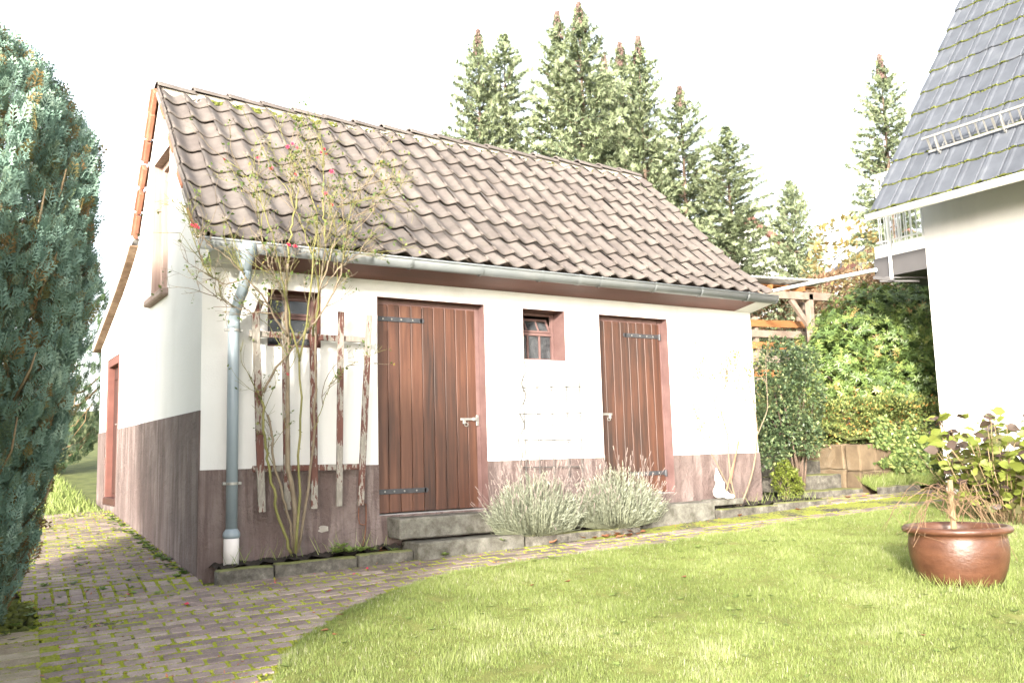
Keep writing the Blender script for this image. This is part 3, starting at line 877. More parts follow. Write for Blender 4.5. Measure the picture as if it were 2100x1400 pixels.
for x in (GX0 - .004, GX1 + .004):
    mb = MB(); mb.prism([(x, GY + (GR + .003) * math.cos(math.pi * (1 + i / 10)), GZ + (GR + .003) * 1.15 * math.sin(math.pi * (1 + i / 10))) for i in range(11)], (.003, 0, 0))
    mb.build('gutter_end', ZINC, gutter)
def gband(x, w, name, r=GR + .006):
    mb = MB()
    for xx in (x, x + w):
        for i in range(11):
            a = math.pi * (1 + i / 10); mb.v.append((xx, GY + r * math.cos(a), GZ + r * 1.15 * math.sin(a)))
    for i in range(10): mb.f.append((i, i + 1, 11 + i + 1, 11 + i))
    mb.box((x + w / 2, GY - r, GZ + .004), (w, .012, .02))
    return mb.build(name, ZINC, gutter, True)
for px in (845, 990, 1112, 1234, 1345, 1440, 1535):
    x = onY(px, 560 + (px - 845) * .07, GY - GR)[0]
    gband(x, .022, 'gutter_bracket')
gband(.40, .07, 'gutter_sleeve', GR + .004); gband(3.55, .05, 'gutter_sleeve', GR + .004)
# outlet funnel and downpipe
mb = MB()
mb.lathe([(.048, -.23), (.050, -.17), (.085, -.075), (.098, -.01)], (.235, GY, GZ), 24)
mb.build('outlet', PVC, shed, True)
PX, PY = .228, -.125
mb = MB()
pts = [(.235, GY, GZ - .20), (.235, GY, GZ - .27), (.235, GY + .03, GZ - .33), (.232, -.24, GZ - .45), (.229, -.155, GZ - .535), (PX, PY, GZ - .60), (PX, PY, GZ - .70), (PX, PY, 1.4), (PX, PY, .34)]
mb.tube(pts, .046, 20)
mb.build('downpipe', PVC, shed, True)
mb = MB(); mb.lathe([(.047, 0), (.051, .003), (.051, .055), (.047, .058)], (PX, PY, 2.005), 20); mb.lathe([(.047, 0), (.0505, .003), (.0505, .10), (.047, .104)], (PX, PY, 1.99), 20); mb.build('pipe_socket', PVC, shed, True)
mb = MB(); mb.lathe([(.048, 0), (.066, .01), (.069, .03), (.066, .05), (.050, .075), (.047, .08)], (PX, PY, .295), 24); mb.build('pipe_collar', PVC, shed, True)
mb = MB(); mb.lathe([(.061, 0), (.061, .20), (.058, .21)], (PX, PY, .09), 24); mb.build('pipe_foot', PVCW, shed, True)
for z in (2.0, .745):
    mb = MB(); mb.lathe([(.048, 0), (.053, .001), (.053, .022), (.048, .023)], (PX, PY, z - .02), 20)
    mb.box((PX - .062, PY, z - .008), (.03, .022, .024), None, .003); mb.box((PX + .062, PY, z - .008), (.028, .022, .024), None, .003)
    mb.bar((PX, PY, z - .008), (PX, .0, z - .008), .008, .008)
    mb.build('pipe_clamp', GALV, shed)

# reveals, doors, windows
def reveal(h, name='reveal'):
    x0, x1, z0, z1 = h
    mb = MB(); tk = .004; dp = .27
    mb.box((x0 + tk / 2, dp / 2 - .002, (z0 + z1) / 2), (tk, dp, z1 - z0 - .001))
    mb.box((x1 - tk / 2, dp / 2 - .002, (z0 + z1) / 2), (tk, dp, z1 - z0 - .001))
    mb.box(((x0 + x1) / 2, dp / 2 - .002, z1 - tk / 2), (x1 - x0 - 2 * tk, dp, tk))
    if z0 > 1: mb.box(((x0 + x1) / 2, dp / 2 - .002, z0 + tk / 2), (x1 - x0 - 2 * tk, dp, tk))
    return mb.build(name, REVEAL, shed)
for h in (D1, D2, W2): reveal(h)
def plank_door(h, dep, nplank, hinge_right, straps, latch_z, name):
    x0, x1, z0, z1 = h
    jw = .05
    mb = MB()
    for x in (x0 + .005 + jw / 2, x1 - .005 - jw / 2): mb.box((x, dep + .03, (z0 + z1) / 2), (jw, .07, z1 - z0 - .012), None, .004)
    mb.box(((x0 + x1) / 2, dep + .031, z1 - .006 - .03), (x1 - x0 - .012 - 2 * jw, .066, .06), None, .004)
    mb.build('door_frame', REVEAL, shed)
    a, b_ = x0 + .03, x1 - .03
    root = MB(); root.box(((a + b_) / 2, dep + .03, (z0 + z1) / 2), (b_ - a - .01, .012, z1 - z0 - .06)); root = root.build(name, DOORWOOD, shed)
    w = (b_ - a) / nplank
    for k in range(nplank):
        mb = MB(); zb = z0 + .012 + random.uniform(-.003, .003); zt = z1 - .05 + random.uniform(-.003, .003)
        mb.box((a + (k + .5) * w, dep + .008 + random.uniform(-.0015, .0015), (zb + zt) / 2), (w - .006, .028, zt - zb), None, .0045)
        mb.build('plank', DOORWOOD, root)
    for z, ln in straps:
        xa = (x1 - .045) if hinge_right else (x0 + .012); s_ = -1 if hinge_right else 1
        mb = MB()
        yf = dep - .012
        mb.box((xa + s_ * ln / 2, yf, z), (ln, .008, .046), None, .002)
        mb.lathe([(.0235, -.004), (.0235, .004)], (0, 0, 0), 12)
        for q in range(-24, 0):
            vx, vy, vz = mb.v[q]; mb.v[q] = (xa + s_ * ln + vx, yf + vz, z + vy)
        mb.lathe([(.016, -.035), (.016, .035)], (xa - s_ * .006, yf - .006, z - .005), 12)
        st = mb.build('strap_hinge', IRON, root)
        mb = MB()
        for q in (.18, .36, .56, .8): mb.lathe([(.009, 0), (.007, .003), (.0, .005)], (0, 0, 0), 8); [mb.v.__setitem__(i, (mb.v[i][0] + xa + s_ * ln * q, yf - .004 - mb.v[i][2], mb.v[i][1] + z)) for i in range(len(mb.v) - 24, len(mb.v))]
        mb.build('bolt_head', GALV, root)
    lx = (x0 + .035) if hinge_right else (x1 - .06); s_ = 1 if hinge_right else -1
    mb = MB(); yf = dep - .012
    mb.box((lx + s_ * .09, yf, latch_z + .012), (.17, .012, .024), None, .003)
    mb.box((lx + s_ * .02, yf - .008, latch_z + .012), (.05, .024, .034), None, .004)
    mb.box((lx - s_ * .012, yf - .002, latch_z), (.03, .010, .105), None, .003)
    mb.box((lx + s_ * .14, yf - .006, latch_z - .012), (.03, .02, .045), None, .004)
    mb.tube([(lx + s_ * (.12 + .02 * math.cos(q)), yf - .012, latch_z - .04 + .018 * math.sin(q)) for q in np.linspace(0, 6.28, 9)], .004, 5)
    mb.build('latch', GALV, root)
    return root
plank_door(D1, .11, 9, False, [(2.205, .50), (.60, .52)], 1.25, 'door')
plank_door(D2, .11, 8, True, [(2.19, .50), (.66, .50)], 1.30, 'door')
def window(h, dep, cols, name, tilt):
    x0, x1, z0, z1 = h
    x0 += .006; x1 -= .006; z0 += .006; z1 -= .006
    zm = z0 + (z1 - z0) * .56
    fr = MB()
    for x in (x0 + .015, x1 - .015): fr.box((x, dep, (z0 + z1) / 2), (.03, .04, z1 - z0), None, .003)
    for z in (z0 + .015, z1 - .015, zm): fr.box(((x0 + x1) / 2, dep, z), (x1 - x0 - .06, .036, .03), None, .003)
    for k in range(1, cols): fr.box((x0 + .03 + (x1 - x0 - .06) * k / cols, dep, (z0 + zm) / 2), (.02, .03, zm - z0 - .03), None, .003)
    w = fr.build(name, REVEAL, shed)
    cw = (x1 - x0 - .06) / cols
    for k in range(cols):
        mb = MB(); mb.box((x0 + .03 + (k + .5) * cw, dep + .004, (z0 + zm) / 2), (cw - .018, .005, zm - z0 - .032)); mb.build('pane', GLASS, w)
    R = np.array(Matrix.Rotation(tilt, 3, 'X')); piv = np.array([(x0 + x1) / 2, dep - .005, zm + .018]); H = z1 - zm - .05; Wd = x1 - x0 - .065
    sash = MB()
    T_ = lambda p: piv + R @ np.asarray(p, float)
    for x in (-Wd / 2 + .012, Wd / 2 - .012): sash.box(T_((x, 0, H / 2)), (.024, .026, H), R, .003)
    for z in (.012, H - .012): sash.box(T_((0, 0, z)), (Wd - .05, .024, .024), R, .003)
    for k in range(1, cols): sash.box(T_((-Wd / 2 + Wd * k / cols, 0, H / 2)), (.016, .02, H - .05), R, .003)
    sash.build('tilting_sash', REVEAL, w)
    for k in range(cols):
        mb = MB(); mb.box(T_((-Wd / 2 + Wd * (k + .5) / cols, .004, H / 2)), (Wd / cols - .016, .005, H - .05), R); mb.build('pane', GLASS, w)
window(W2, .21, 3, 'window', math.radians(-28))
window(W1, .17, 2, 'window', math.radians(-3))
mb = MB()
for x in (W1[0] + .002, W1[1] - .002): mb.box((x, .134, (W1[2] + W1[3]) / 2), (.004, .27, W1[3] - W1[2] - .002))
for z in (W1[2] + .002, W1[3] - .002): mb.box(((W1[0] + W1[1]) / 2, .134, z), (W1[1] - W1[0] - .01, .27, .004))
mb.build('reveal', FASCIA, shed)
# gable door
y0, y1, z0, z1 = GD
mb = MB()
for y in (y0 + .05, y1 - .05): mb.box((.05, y, (z0 + z1) / 2), (.10, .095, z1 - z0 - .004), None, .004)
mb.box((.05, (y0 + y1) / 2, z1 - .055), (.098, y1 - y0 - .2, .10), None, .004)
mb.build('door_frame', FASCIA, shed)
mb = MB(); mb.box((.085, (y0 + y1) / 2, (z0 + z1) / 2 - .05), (.03, y1 - y0 - .19, z1 - z0 - .11)); gdoor = mb.build('door', GDOOR, shed)
for za, zb in ((z0 + .12, z0 + 1.48), (z0 + 1.52, z1 - .12)):
    mb = MB(); mb.box((.066, (y0 + y1) / 2, (za + zb) / 2), (.014, y1 - y0 - .36, zb - za - .04), None, .005); mb.build('door_panel', GDOOR, gdoor)
mb = MB(); mb.box((.03, (y0 + y1) / 2, z0 + .05), (.10, y1 - y0 - .05, .09), None, .008); mb.build('weather_board', GDOOR, gdoor)
mb = MB(); mb.box((.064, y0 + .14, 1.37), (.008, .04, .17), None, .002); mb.tube([(.06, y0 + .14, 1.40), (.015, y0 + .14, 1.40), (.012, y0 + .25, 1.40)], .009, 8); mb.build('door_handle', GALV, gdoor)
# gable shutter in its frame, with stone sill
y0, y1, z0, z1 = GW
mb = MB()
for y in (y0 + .035, y1 - .035): mb.box((.135, y, (z0 + z1) / 2), (.10, .065, z1 - z0 - .006), None, .004)
mb.box((.135, (y0 + y1) / 2, z1 - .035), (.098, y1 - y0 - .145, .065), None, .004)
shf = mb.build('shutter_frame', PALEWOOD, shed)
for k in range(3):
    w = (y1 - y0 - .15) / 3
    mb = MB(); mb.box((.14, y0 + .075 + w * (k + .5), (z0 + z1) / 2 - .02), (.03, w - .008, z1 - z0 - .10), None, .004); mb.build('shutter_board', PALEWOOD, shf)
for z in (z0 + .22, z1 - .28):
    mb = MB(); mb.box((.118, y0 + .15, z), (.012, .16, .05), None, .002); mb.build('shutter_hinge', IRON, shf)
mb = MB()
for y in (y0 + .002, y1 - .002): mb.box((.134, y, (z0 + z1) / 2), (.27, .004, z1 - z0 - .002))
mb.box((.134, (y0 + y1) / 2, z1 - .002), (.27, y1 - y0 - .01, .004))
mb.build('reveal', PALEWOOD, shed)
mb = MB(); mb.box((.03, (y0 + y1) / 2, z0 - .01), (.20, y1 - y0 + .10, .075), None, .015); mb.build('sill', PALEWOOD, shed)
# chipped spot of bare mortar on the plinth
mb = MB(); cx, cz = 1.045, .315
ring = [(cx + (.045 + .015 * math.sin(k * 2.3)) * math.cos(k * .628), -.0145, cz + (.03 + .01 * math.sin(k * 3.1)) * math.sin(k * .628)) for k in range(10)]
mb.prism(ring, (0, .004, 0)); mb.build('bare_patch', MORTAR, shed)

# ================================================================== STEPS, KERBS, FITTINGS BY THE SHED
def rough_block(name, c, size, mat, parent=None, bev=.012, amp=.004, R=None):
    import bmesh
    mb = MB().box((0, 0, 0), size, None, bev)
    bm = bmesh.new()
    vs_ = [bm.verts.new(p) for p in mb.v]
    for f in mb.f: bm.faces.new([vs_[i] for i in f])
    for ax in range(3):
        n_ = int(size[ax] / .12)
        for k in range(1, n_):
            co_ = [0, 0, 0]; co_[ax] = -size[ax] / 2 + size[ax] * k / n_; no = [0, 0, 0]; no[ax] = 1
            bmesh.ops.bisect_plane(bm, geom=bm.verts[:] + bm.edges[:] + bm.faces[:], plane_co=co_, plane_no=no)
    for v_ in bm.verts:
        q = v_.co + Vector(c)
        v_.co += Vector((mnoise.noise(q * 7), mnoise.noise(q * 7 + Vector((9, 3, 1))), mnoise.noise(q * 7 + Vector((4, 8, 6))))) * amp * 2
    bmesh.ops.recalc_face_normals(bm, faces=bm.faces)
    me = bpy.data.meshes.new(name); bm.to_mesh(me); bm.free(); me.materials.append(mat)
    o = link(name, me, parent, c)
    if R is not None: o.rotation_euler = R
    return o
def slab(name, x0, x1, y0, y1, z0, z1, mat, label, cat, group=None, **kw):
    return tag(rough_block(name, ((x0 + x1) / 2, (y0 + y1) / 2, (z0 + z1) / 2), (x1 - x0, y1 - y0, z1 - z0), mat, **kw), label, cat, group)
slab('door_step', 1.64, 2.86, -.30, -.002 - .014, .195, .378, CONCRETE, 'thick upper concrete step directly under the wider plank door', 'step')
slab('door_step', 1.735, 2.83, -.47, -.12, -.06, .172, CONCRETE, 'low concrete step in front of the wider plank door', 'step')
slab('door_step', 4.25, 5.42, -.33, -.016, .10, .335, CONCRETE, 'mossy concrete step under the narrower plank door', 'step')
kerbs = [(.055, .50, .085, -.385), (.512, 1.20, .098, -.39), (1.212, 1.72, .112, -.40)]
for k, (a, b_, z, y) in enumerate(kerbs):
    slab('kerb_stone', a, b_, y, y + .10, z - .17, z, MOSSYSTONE, ('grey kerb stone below the grey downpipe', 'mossy kerb stone below the large climbing rose', 'short mossy kerb stone running up to the door step')[k], 'kerb')
slab('kerb_stone', 2.845, 4.235, -.47, -.37, .0, .155, MOSSYSTONE, 'long mossy kerb stone under the lavender bushes', 'kerb')
slab('kerb_stone', 5.435, 6.35, -.40, -.30, .08, .255, MOSSYSTONE, 'mossy kerb stone below the white garden gnome', 'kerb')
slab('kerb_stone', 6.36, 7.22, -.40, -.30, .10, .275, MOSSYSTONE, 'mossy kerb stone in front of the holly bush', 'kerb')
slab('kerb_stone', 8.42, 9.22, -.30, -.20, .15, .372, MOSSYSTONE, 'dark kerb stone edging the grass strip beside the white house', 'kerb')
slab('stone_slab', 5.40, 5.86, -.34, -.12, .29, .352, CONCRETE, 'pale stone slab under the white garden gnome', 'slab', bev=.01)

# fan trellis
tre = thing('trellis', 'weathered wooden fan trellis with flaking red and white paint against the wall', 'trellis', (.9, -.14, .5))
SL = [((.401, 2.15), (.466, .493), .062), ((.653, 2.168), (.68, .501), .058), ((.904, 2.06), (.912, .496), .062), ((1.161, 2.20), (1.135, .505), .056), ((1.43, 2.185), (1.333, .503), .058)]
for (xt, zt), (xb, zb), w in SL:
    mb = MB(); mb.bar((xt, -.155, zt), (xb, -.155, zb), .024, w, (0, 1, 0), .004); mb.build('slat', FLAKE, tre)
for (a, b_, z0, z1) in ((.36, 1.405, 1.972, 1.964), (.395, 1.34, .848, .838)):
    mb = MB(); mb.bar((a, -.126, z0), (b_, -.126, z1), .03, .052, (0, 1, 0), .004); mb.build('rail', FLAKE, tre)
mb = MB(); mb.bar((.405, -.16, 2.13), (.445, -.175, 2.25), .024, .045, (0, 1, 0), .004); mb.build('broken_slat_end', FLAKE, tre)
for x, z in ((.4, 1.97), (1.4, 1.97), (.43, .845), (1.3, .84)):
    mb = MB(); mb.bar((x, -.115, z), (x, -.004, z), .02, .02); mb.build('wall_spacer', GREYWOOD, tre)
# rusty wire loop at the plinth
mb = MB(); mb.tube([(1.37, -.03, .505), (1.40, -.035, .52), (1.435, -.035, .505), (1.44, -.03, .40), (1.435, -.03, .335), (1.41, -.03, .325), (1.375, -.03, .34), (1.365, -.03, .40), (1.37, -.03, .48)], .006, 6)
mb.tube([(1.44, -.03, .42), (1.435, -.03, .30), (1.42, -.035, .2), (1.385, -.05, .12)], .006, 6)
tag(mb.build('wire_loop', RUST), 'rusty bent wire hanging on the plinth beside the trellis', 'wire')
# steel mesh panel and wavy plant stake
ms = thing('wire_mesh', 'thin grey welded wire mesh leaning on the wall under the small window', 'wire mesh', (3.5, -.04, .4))
for px in (1072, 1100, 1129, 1160, 1187):
    p, q = onY(px, 768, -.05), onY(px + 8, 985, -.08)
    mb = MB(); mb.tube([p, q], .0055, 5); mb.build('upright_wire', WIRE, ms)
for py in (795, 849, 903, 958):
    p, q = onY(1058 + (py - 795) * .03, py, -.056), onY(1190 + (py - 795) * .04, py - 2, -.056)
    mb = MB(); mb.tube([p + (0, -.009, 0), q + (0, -.009, 0)], .0055, 5); mb.build('cross_wire', WIRE, ms)
p0, p1 = onY(1077, 735, -.10), onY(1066, 945, -.14)
pts = [p0 + (p1 - p0) * t_ + np.array([.028 * math.sin(t_ * 22) * min(1, t_ * 4), .02 * math.cos(t_ * 22), 0]) for t_ in np.linspace(0, 1, 60)]
mb = MB(); mb.tube(pts + [p1 + (0, 0, -.35)], .006, 6)
tag(mb.build('plant_stake', WIRE), 'wavy metal plant stake beside the wire mesh', 'stake')

# garden gnome: seated plaster figure with a tall cap, one continuous mesh
def gnome():
    import bmesh
    bm = bmesh.new()
    def ball(c, r, s=(1, 1, 1)):
        m_ = Matrix.Translation(c) @ Matrix.Diagonal((*[r * q for q in s], 1))
        bmesh.ops.create_icosphere(bm, subdivisions=3, radius=1, matrix=m_)
    def cone(a, b_, r0, r1):
        a, b_ = Vector(a), Vector(b_); d = b_ - a
        m_ = Matrix.Translation((a + b_) / 2) @ d.to_track_quat('Z', 'Y').to_matrix().to_4x4()
        bmesh.ops.create_cone(bm, cap_ends=True, segments=20, radius1=r0, radius2=r1, depth=d.length, matrix=m_)
    ball((0, 0, .075), .072, (1.05, .95, 1.0)); ball((.0, -.005, .125), .055, (1.1, .9, 1.1))
    ball((0, -.012, .185), .042); cone((0, .0, .205), (-.018, .012, .335), .047, .008); ball((-.018, .012, .333), .010)
    cone((0, -.035, .18), (.0, -.055, .095), .036, .008)
    ball((0, -.055, .187), .010); ball((-.016, -.046, .196), .006); ball((.016, -.046, .196), .006)
    for sx in (-1, 1):
        cone((sx * .058, -.005, .145), (sx * .075, -.035, .085), .022, .017); cone((sx * .075, -.035, .085), (sx * .035, -.075, .07), .017, .014)
        ball((sx * .032, -.078, .069), .016)
        cone((sx * .035, -.03, .045), (sx * .05, -.105, .035), .032, .024); ball((sx * .052, -.12, .026), .028, (.8, 1.4, .9))
        ball((sx * .04, -.005, .188), .010)
    ball((.055, .02, .04), .045, (1.2, 1, .8))
    me = bpy.data.meshes.new('gnome_figure'); bm.to_mesh(me); bm.free(); me.materials.append(GNOME)
    g = thing('garden_gnome', 'small white plaster garden gnome with pointed cap on a stone slab', 'gnome', (5.60, -.22, .353))
    o = link('figure', me, g, (5.60, -.22, .353))
    rm = o.modifiers.new('remesh', 'REMESH'); rm.mode = 'VOXEL'; rm.voxel_size = .0055; rm.use_smooth_shade = True
    sm = o.modifiers.new('smooth', 'SMOOTH'); sm.iterations = 4
    o.rotation_euler = (0, 0, math.radians(25))
gnome()
p0 = np.array([5.86, -.24, .33])
mb = MB(); mb.tube([onY(1488, 1012, -.30), onY(1516, 905, -.20)], .008, 6)
tag(mb.build('wooden_stick', TWIG), 'thin pale stick propped against the wall behind the gnome', 'stick')
mb = MB(); mb.tube([onY(1498, 990, -.27), onY(1512, 915, -.2), onY(1517, 880, -.17)], .007, 6)
tag(mb.build('red_cane', m_noise('red_cane', [(.3, (.4, .10, .06)), (.7, (.5, .16, .1))], 9, .6, 0)), 'reddish cane standing among the small rose stems', 'cane')

# ================================================================== WHITE HOUSE
HX, HY = 9.25, -.64
house = thing('white_house', 'white rendered house with dark grey mossy tile roof', 'house', (10.5, -4, .1))
mb = MB(); mb.box((HX + 2.5, HY - 4, 2.37), (5.0, 8.0, 5.14)); mb.build('wall', HOUSEWALL, house)
mb = MB(); mb.box((HX + 2.5 - .02, HY - 4 - .02, .06), (5.04, 7.96, .32)); mb.build('plinth', PLINTH, house)
RS = 1.4; EX, EZ = 8.35, 3.913
rz = lambda x: EZ + RS * (x - EX)
VY = -.487
mb = MB(); mb.prism([(EX + .02, VY - .03, EZ - .09), (11.9, VY - .03, rz(11.9) - .11), (11.9, VY - .03, rz(11.9) - .05), (EX + .02, VY - .03, EZ - .03)], (0, -8.3, 0)); hroof = mb.build('roof', GREYPANEL, house)
DXR = .2667; NR = 13; CW = .281
rd = np.array([1, 0, RS]) / math.hypot(1, RS); rn = np.array([-RS, 0, 1]) / math.hypot(1, RS)
def htile(k):
    L = DXR * math.hypot(1, RS) + .05
    sec = [(0, .004), (.02, .006), (.045, .018), (.085, .020), (.11, .010), (.20, .012), (.285, .016), (CW + .012, .006)]
    mb = MB()
    for w, dn in ((0, .006), (.015, .014), (L, -.018)):
        for y, h in sec:
            scal = -.018 * math.exp(-((y - .2) / .06) ** 2) if w < .02 else 0
            mb.v.append(tuple(rd * (w + scal) + rn * (h + dn) + np.array([0, -y, 0])))
    n_ = len(sec)
    for y, h in sec:
        scal = -.018 * math.exp(-((y - .2) / .06) ** 2)
        mb.v.append(tuple(rd * (.004 + scal) + rn * (h - .02) + np.array([0, -y, 0])))
    for r_ in range(2):
        for i in range(n_ - 1): mb.f.append((r_ * n_ + i, r_ * n_ + i + 1, (r_ + 1) * n_ + i + 1, (r_ + 1) * n_ + i))
    for i in range(n_ - 1): mb.f.append((3 * n_ + i, 3 * n_ + i + 1, i + 1, i))
    mb.f.append((3 * n_, 0, n_, n_ * 2))
    me = mb.mesh('tile', SLATE); me.flip_normals(); return me
HT = [htile(k) for k in range(2)]
mossV, mossF = [], []
T1_, TF1_ = ico(1)
for r_ in range(NR):
    x = EX + r_ * DXR; z = rz(x)
    for c in range(15):
        o = link('tile', HT[c % 2], hroof, (x, VY - c * CW + random.uniform(-.002, .002), z + random.uniform(-.003, .003)))
    n_ = 620
    yy = VY - rng.uniform(0, 15 * CW, n_); keep = np.array([nz(q, r_ * 3.1, 1.3, 2.2) > -.30 for q in yy]); yy = yy[keep]; n_ = len(yy)
    loc = (-yy + VY) % CW
    scal = -.018 * np.exp(-((loc - .2) / .06) ** 2); hh = np.interp(loc, [0, .045, .085, .11, .285], [.004, .026, .03, .012, .016])
    P = np.array([x, 0, z]) + rd * (scal - .004)[:, None] + rn * (hh - .008 + rng.uniform(-.012, .004, n_))[:, None]; P[:, 1] += yy
    v_, f_, _ = inst(T1_, TF1_, P, frames(rand_dirs(n_)), rng.uniform(.006, .013, n_))
    mossF.append(f_ + sum(len(q) for q in mossV)); mossV.append(v_)
tag(fast('tile_edge_moss', np.vstack(mossV), np.vstack(mossF), MOSS, hroof, smooth=True), kind='stuff')
# eaves of the house: white gutter, fascia, soffit
mb = MB(); gx, gz, gr = EX - .035, EZ - .055, .062
for y in (VY + .03, -8.5):
    for rr in (gr, gr - .006):
        for i in range(9):
            a = math.pi * (1 + i / 8); mb.v.append((gx + rr * math.cos(a), y, gz + rr * 1.1 * math.sin(a)))
for i in range(8):
    mb.f += [(i, i + 1, 18 + i + 1, 18 + i), (9 + i + 1, 9 + i, 27 + i, 27 + i + 1), (i + 1, i, 9 + i, 9 + i + 1)]
mb.f.append(tuple(range(9)))
mb.tube([(gx - gr, VY + .03, gz + .003), (gx - gr, -8.5, gz + .003)], .009, 8)
mb.build('gutter', WHITEPAINT, house, True)
def onRoof(px, py, off=0.0):
    r = ray(px, py); n_ = rn; o = np.array([EX, 0, EZ]) + rn * off
    return CAM + r * (n_ @ (o - CAM)) / (n_ @ r)
# snow guard
sg = thing('snow_guard', 'pale metal snow guard ladder fixed on the dark tile roof', 'snow guard', onRoof(1920, 318))
b0 = onRoof(1905, 312, .05); yA, yB = b0[1], -4.6
top = np.array([-.085, 0, .165])
mb = MB(); mb.bar((b0[0], yA, b0[2]), (b0[0], yB, b0[2]), .018, .03, (1, 0, 0)); mb.build('lower_rail', GALV, sg)
mb = MB(); mb.bar(np.array([b0[0], yA + .03, b0[2]]) + top, np.array([b0[0], yB, b0[2]]) + top, .02, .03, (1, 0, 0)); mb.build('upper_rail', GALV, sg)
k = 0; y = yA - .04
while y > yB:
    p = np.array([b0[0], y, b0[2]])
    mb = MB(); mb.bar(p, p + top, .03 if k % 8 == 0 else .018, .008, (0, 1, 0)); mb.build('rung', GALV, sg)
    if k % 8 == 1:
        mb = MB(); mb.tube([p + top * 1.05, p + top * .5 + (-.03, 0, 0), p + (-.03, 0, -.03), p + np.array([.0, 0, -.06]), p + rd * .16 - rn * .03], .011, 6); mb.build('bracket', GALV, sg)
    y -= .105; k += 1
# balcony on the far gable end
bal = thing('balcony', 'grey edged balcony with white railing behind the white house', 'balcony', (9.6, -.2, 3.2))
BX, BY = 9.27, .17
mb = MB(); mb.box((BX + 1.6, (HY + BY) / 2 + .002, 3.36), (3.2, BY - HY - .006, .28)); mb.build('slab', GREYPANEL, bal)
mb = MB(); mb.box((BX + 1.6, (HY + BY) / 2 + .003, 3.59), (3.16, BY - HY - .03, .17)); mb.build('upstand', WHITEPAINT, bal)
for z, r_ in ((4.69, .022), (3.73, .013), (4.52, .013)):
    mb = MB(); mb.tube([(BX + .05, HY + .02, z), (BX + .05, BY - .04, z), (BX + 3.0, BY - .04, z)], r_, 8); mb.build('rail', WHITEPAINT, bal)
for k in range(8):
    mb = MB(); y = HY + .06 + k * .09; mb.tube([(BX + .05, y, 3.68), (BX + .05, y, 4.69)], .009 if k % 4 else .02, 6); mb.build('baluster', WHITEPAINT, bal)
for k in range(22):
    mb = MB(); x = BX + .12 + k * .13; mb.tube([(x, BY - .04, 3.68), (x, BY - .04, 4.69)], .009, 6); mb.build('baluster', WHITEPAINT, bal)
mb = MB(); mb.tube([(BX - .03, -.11, 3.17), (BX - .03, -.11, 4.2)], .024, 10); mb.build('post', WHITEPAINT, bal)
mb = MB(); mb.bar((BX - .06, -.02, 3.20), (BX + .45, -.40, 3.17), .05, .025, (0, 1, 0)); mb.bar((BX - .10, .12, 3.22), (BX + .02, -.12, 3.16), .10, .04, (1, 0, 0)); mb.bar((BX - .12, .02, 3.15), (BX + .3, -.30, 3.13), .03, .025, (0, 1, 0)); mb.build('bracket', GREYPANEL, bal)

# ================================================================== RETAINING WALL, GARDEN STAIRS
st = thing('garden_stairs', 'short flight of mossy stone garden stairs beside the retaining wall', 'stairs', (7.8, .4, .25))
for k, (y0, z) in enumerate(((-.03, .35), (.29, .535), (.62, .715), (.95, .90))):
    rough_block('step', (7.82, y0 + .22, z - .10), (1.14, .44, .20), MOSSYSTONE, st)
rw = thing('retaining_wall', 'low retaining wall of tan and reddish stone with crumbling render', 'wall', (8.6, .5, .3))
def stones(u0, u1, z0, z1, place, rows):
    zz = np.linspace(z0, z1, rows + 1)
    for r_ in range(rows):
        u = u0
        while u < u1 - .05:
            w = min(random.uniform(.3, .75), u1 - u)
            if u1 - u - w < .12: w = u1 - u
            place(u, u + w, zz[r_], zz[r_ + 1]); u += w
def pA(a, b_, z0, z1):
    rough_block('stone', (8.53 + random.uniform(-.012, .012), (a + b_) / 2, (z0 + z1) / 2), (.24, b_ - a - .005, z1 - z0 - .005), SANDSTONE, rw, .02, .009)
def pB(a, b_, z0, z1):
    rough_block('stone', ((a + b_) / 2, .13 + random.uniform(-.012, .012), (z0 + z1) / 2), (b_ - a - .005, .22, z1 - z0 - .005), SANDSTONE, rw, .02, .009)
stones(.25, 1.9, .24, .93, pA, 2)
stones(8.42, 11.0, .20, .92, pB, 2)
mb = MB(); mb.box((8.55, 1.07, .55), (.245, 1.62, .68)); mb.box((9.75, .15, .52), (2.5, .235, .70)); mb.build('mortar_core', SANDSTONE, rw)

# ================================================================== PERGOLA, FENCE, FAR HOUSES
pg = thing('pergola', 'wooden lean-to with corrugated roof and orange boards behind the shed', 'pergola', (10.4, 3.0, 1.6))
Yp = 3.0
q = onY(1658, 600, Yp); x1 = q[0]
mb = MB(); mb.bar((x1, Yp, 1.4), (x1, Yp, 3.62), .11, .11, None, .005); mb.build('post', GREYWOOD, pg)
mb = MB(); mb.bar((x1 + .55, Yp + .6, 1.4), (x1 + .55, Yp + .6, 3.6), .11, .11, None, .005); mb.build('post', GREYWOOD, pg)
mb = MB(); mb.bar((9.2, Yp - .02, 3.50), (x1 + .6, Yp - .02, 3.60), .07, .14, None, .005); mb.build('beam', GREYWOOD, pg)
mb = MB(); mb.bar((x1 - .5, Yp, 3.50), (x1 - .02, Yp, 3.0), .07, .09, None, .005); mb.build('brace', GREYWOOD, pg)
for k in range(7):
    mb = MB(); mb.bar((8.6 + k * .42, Yp - .1, 3.585 + k * .018), (8.6 + k * .42, Yp + 2.6, 3.44 + k * .018), .05, .10, (1, 0, 0), .004); mb.build('rafter', ORANGEWOOD, pg)
for k in range(6):
    mb = MB(); mb.bar((8.4, Yp + .15 + k * .4, 3.625 - k * .02), (x1 + .2, Yp + .15 + k * .4, 3.755 - k * .02), .36, .02, (0, 1, 0), .003); mb.build('roof_board', ORANGEWOOD, pg)
mb = MB()
xs_ = np.arange(8.3, x1 + .35, .025)
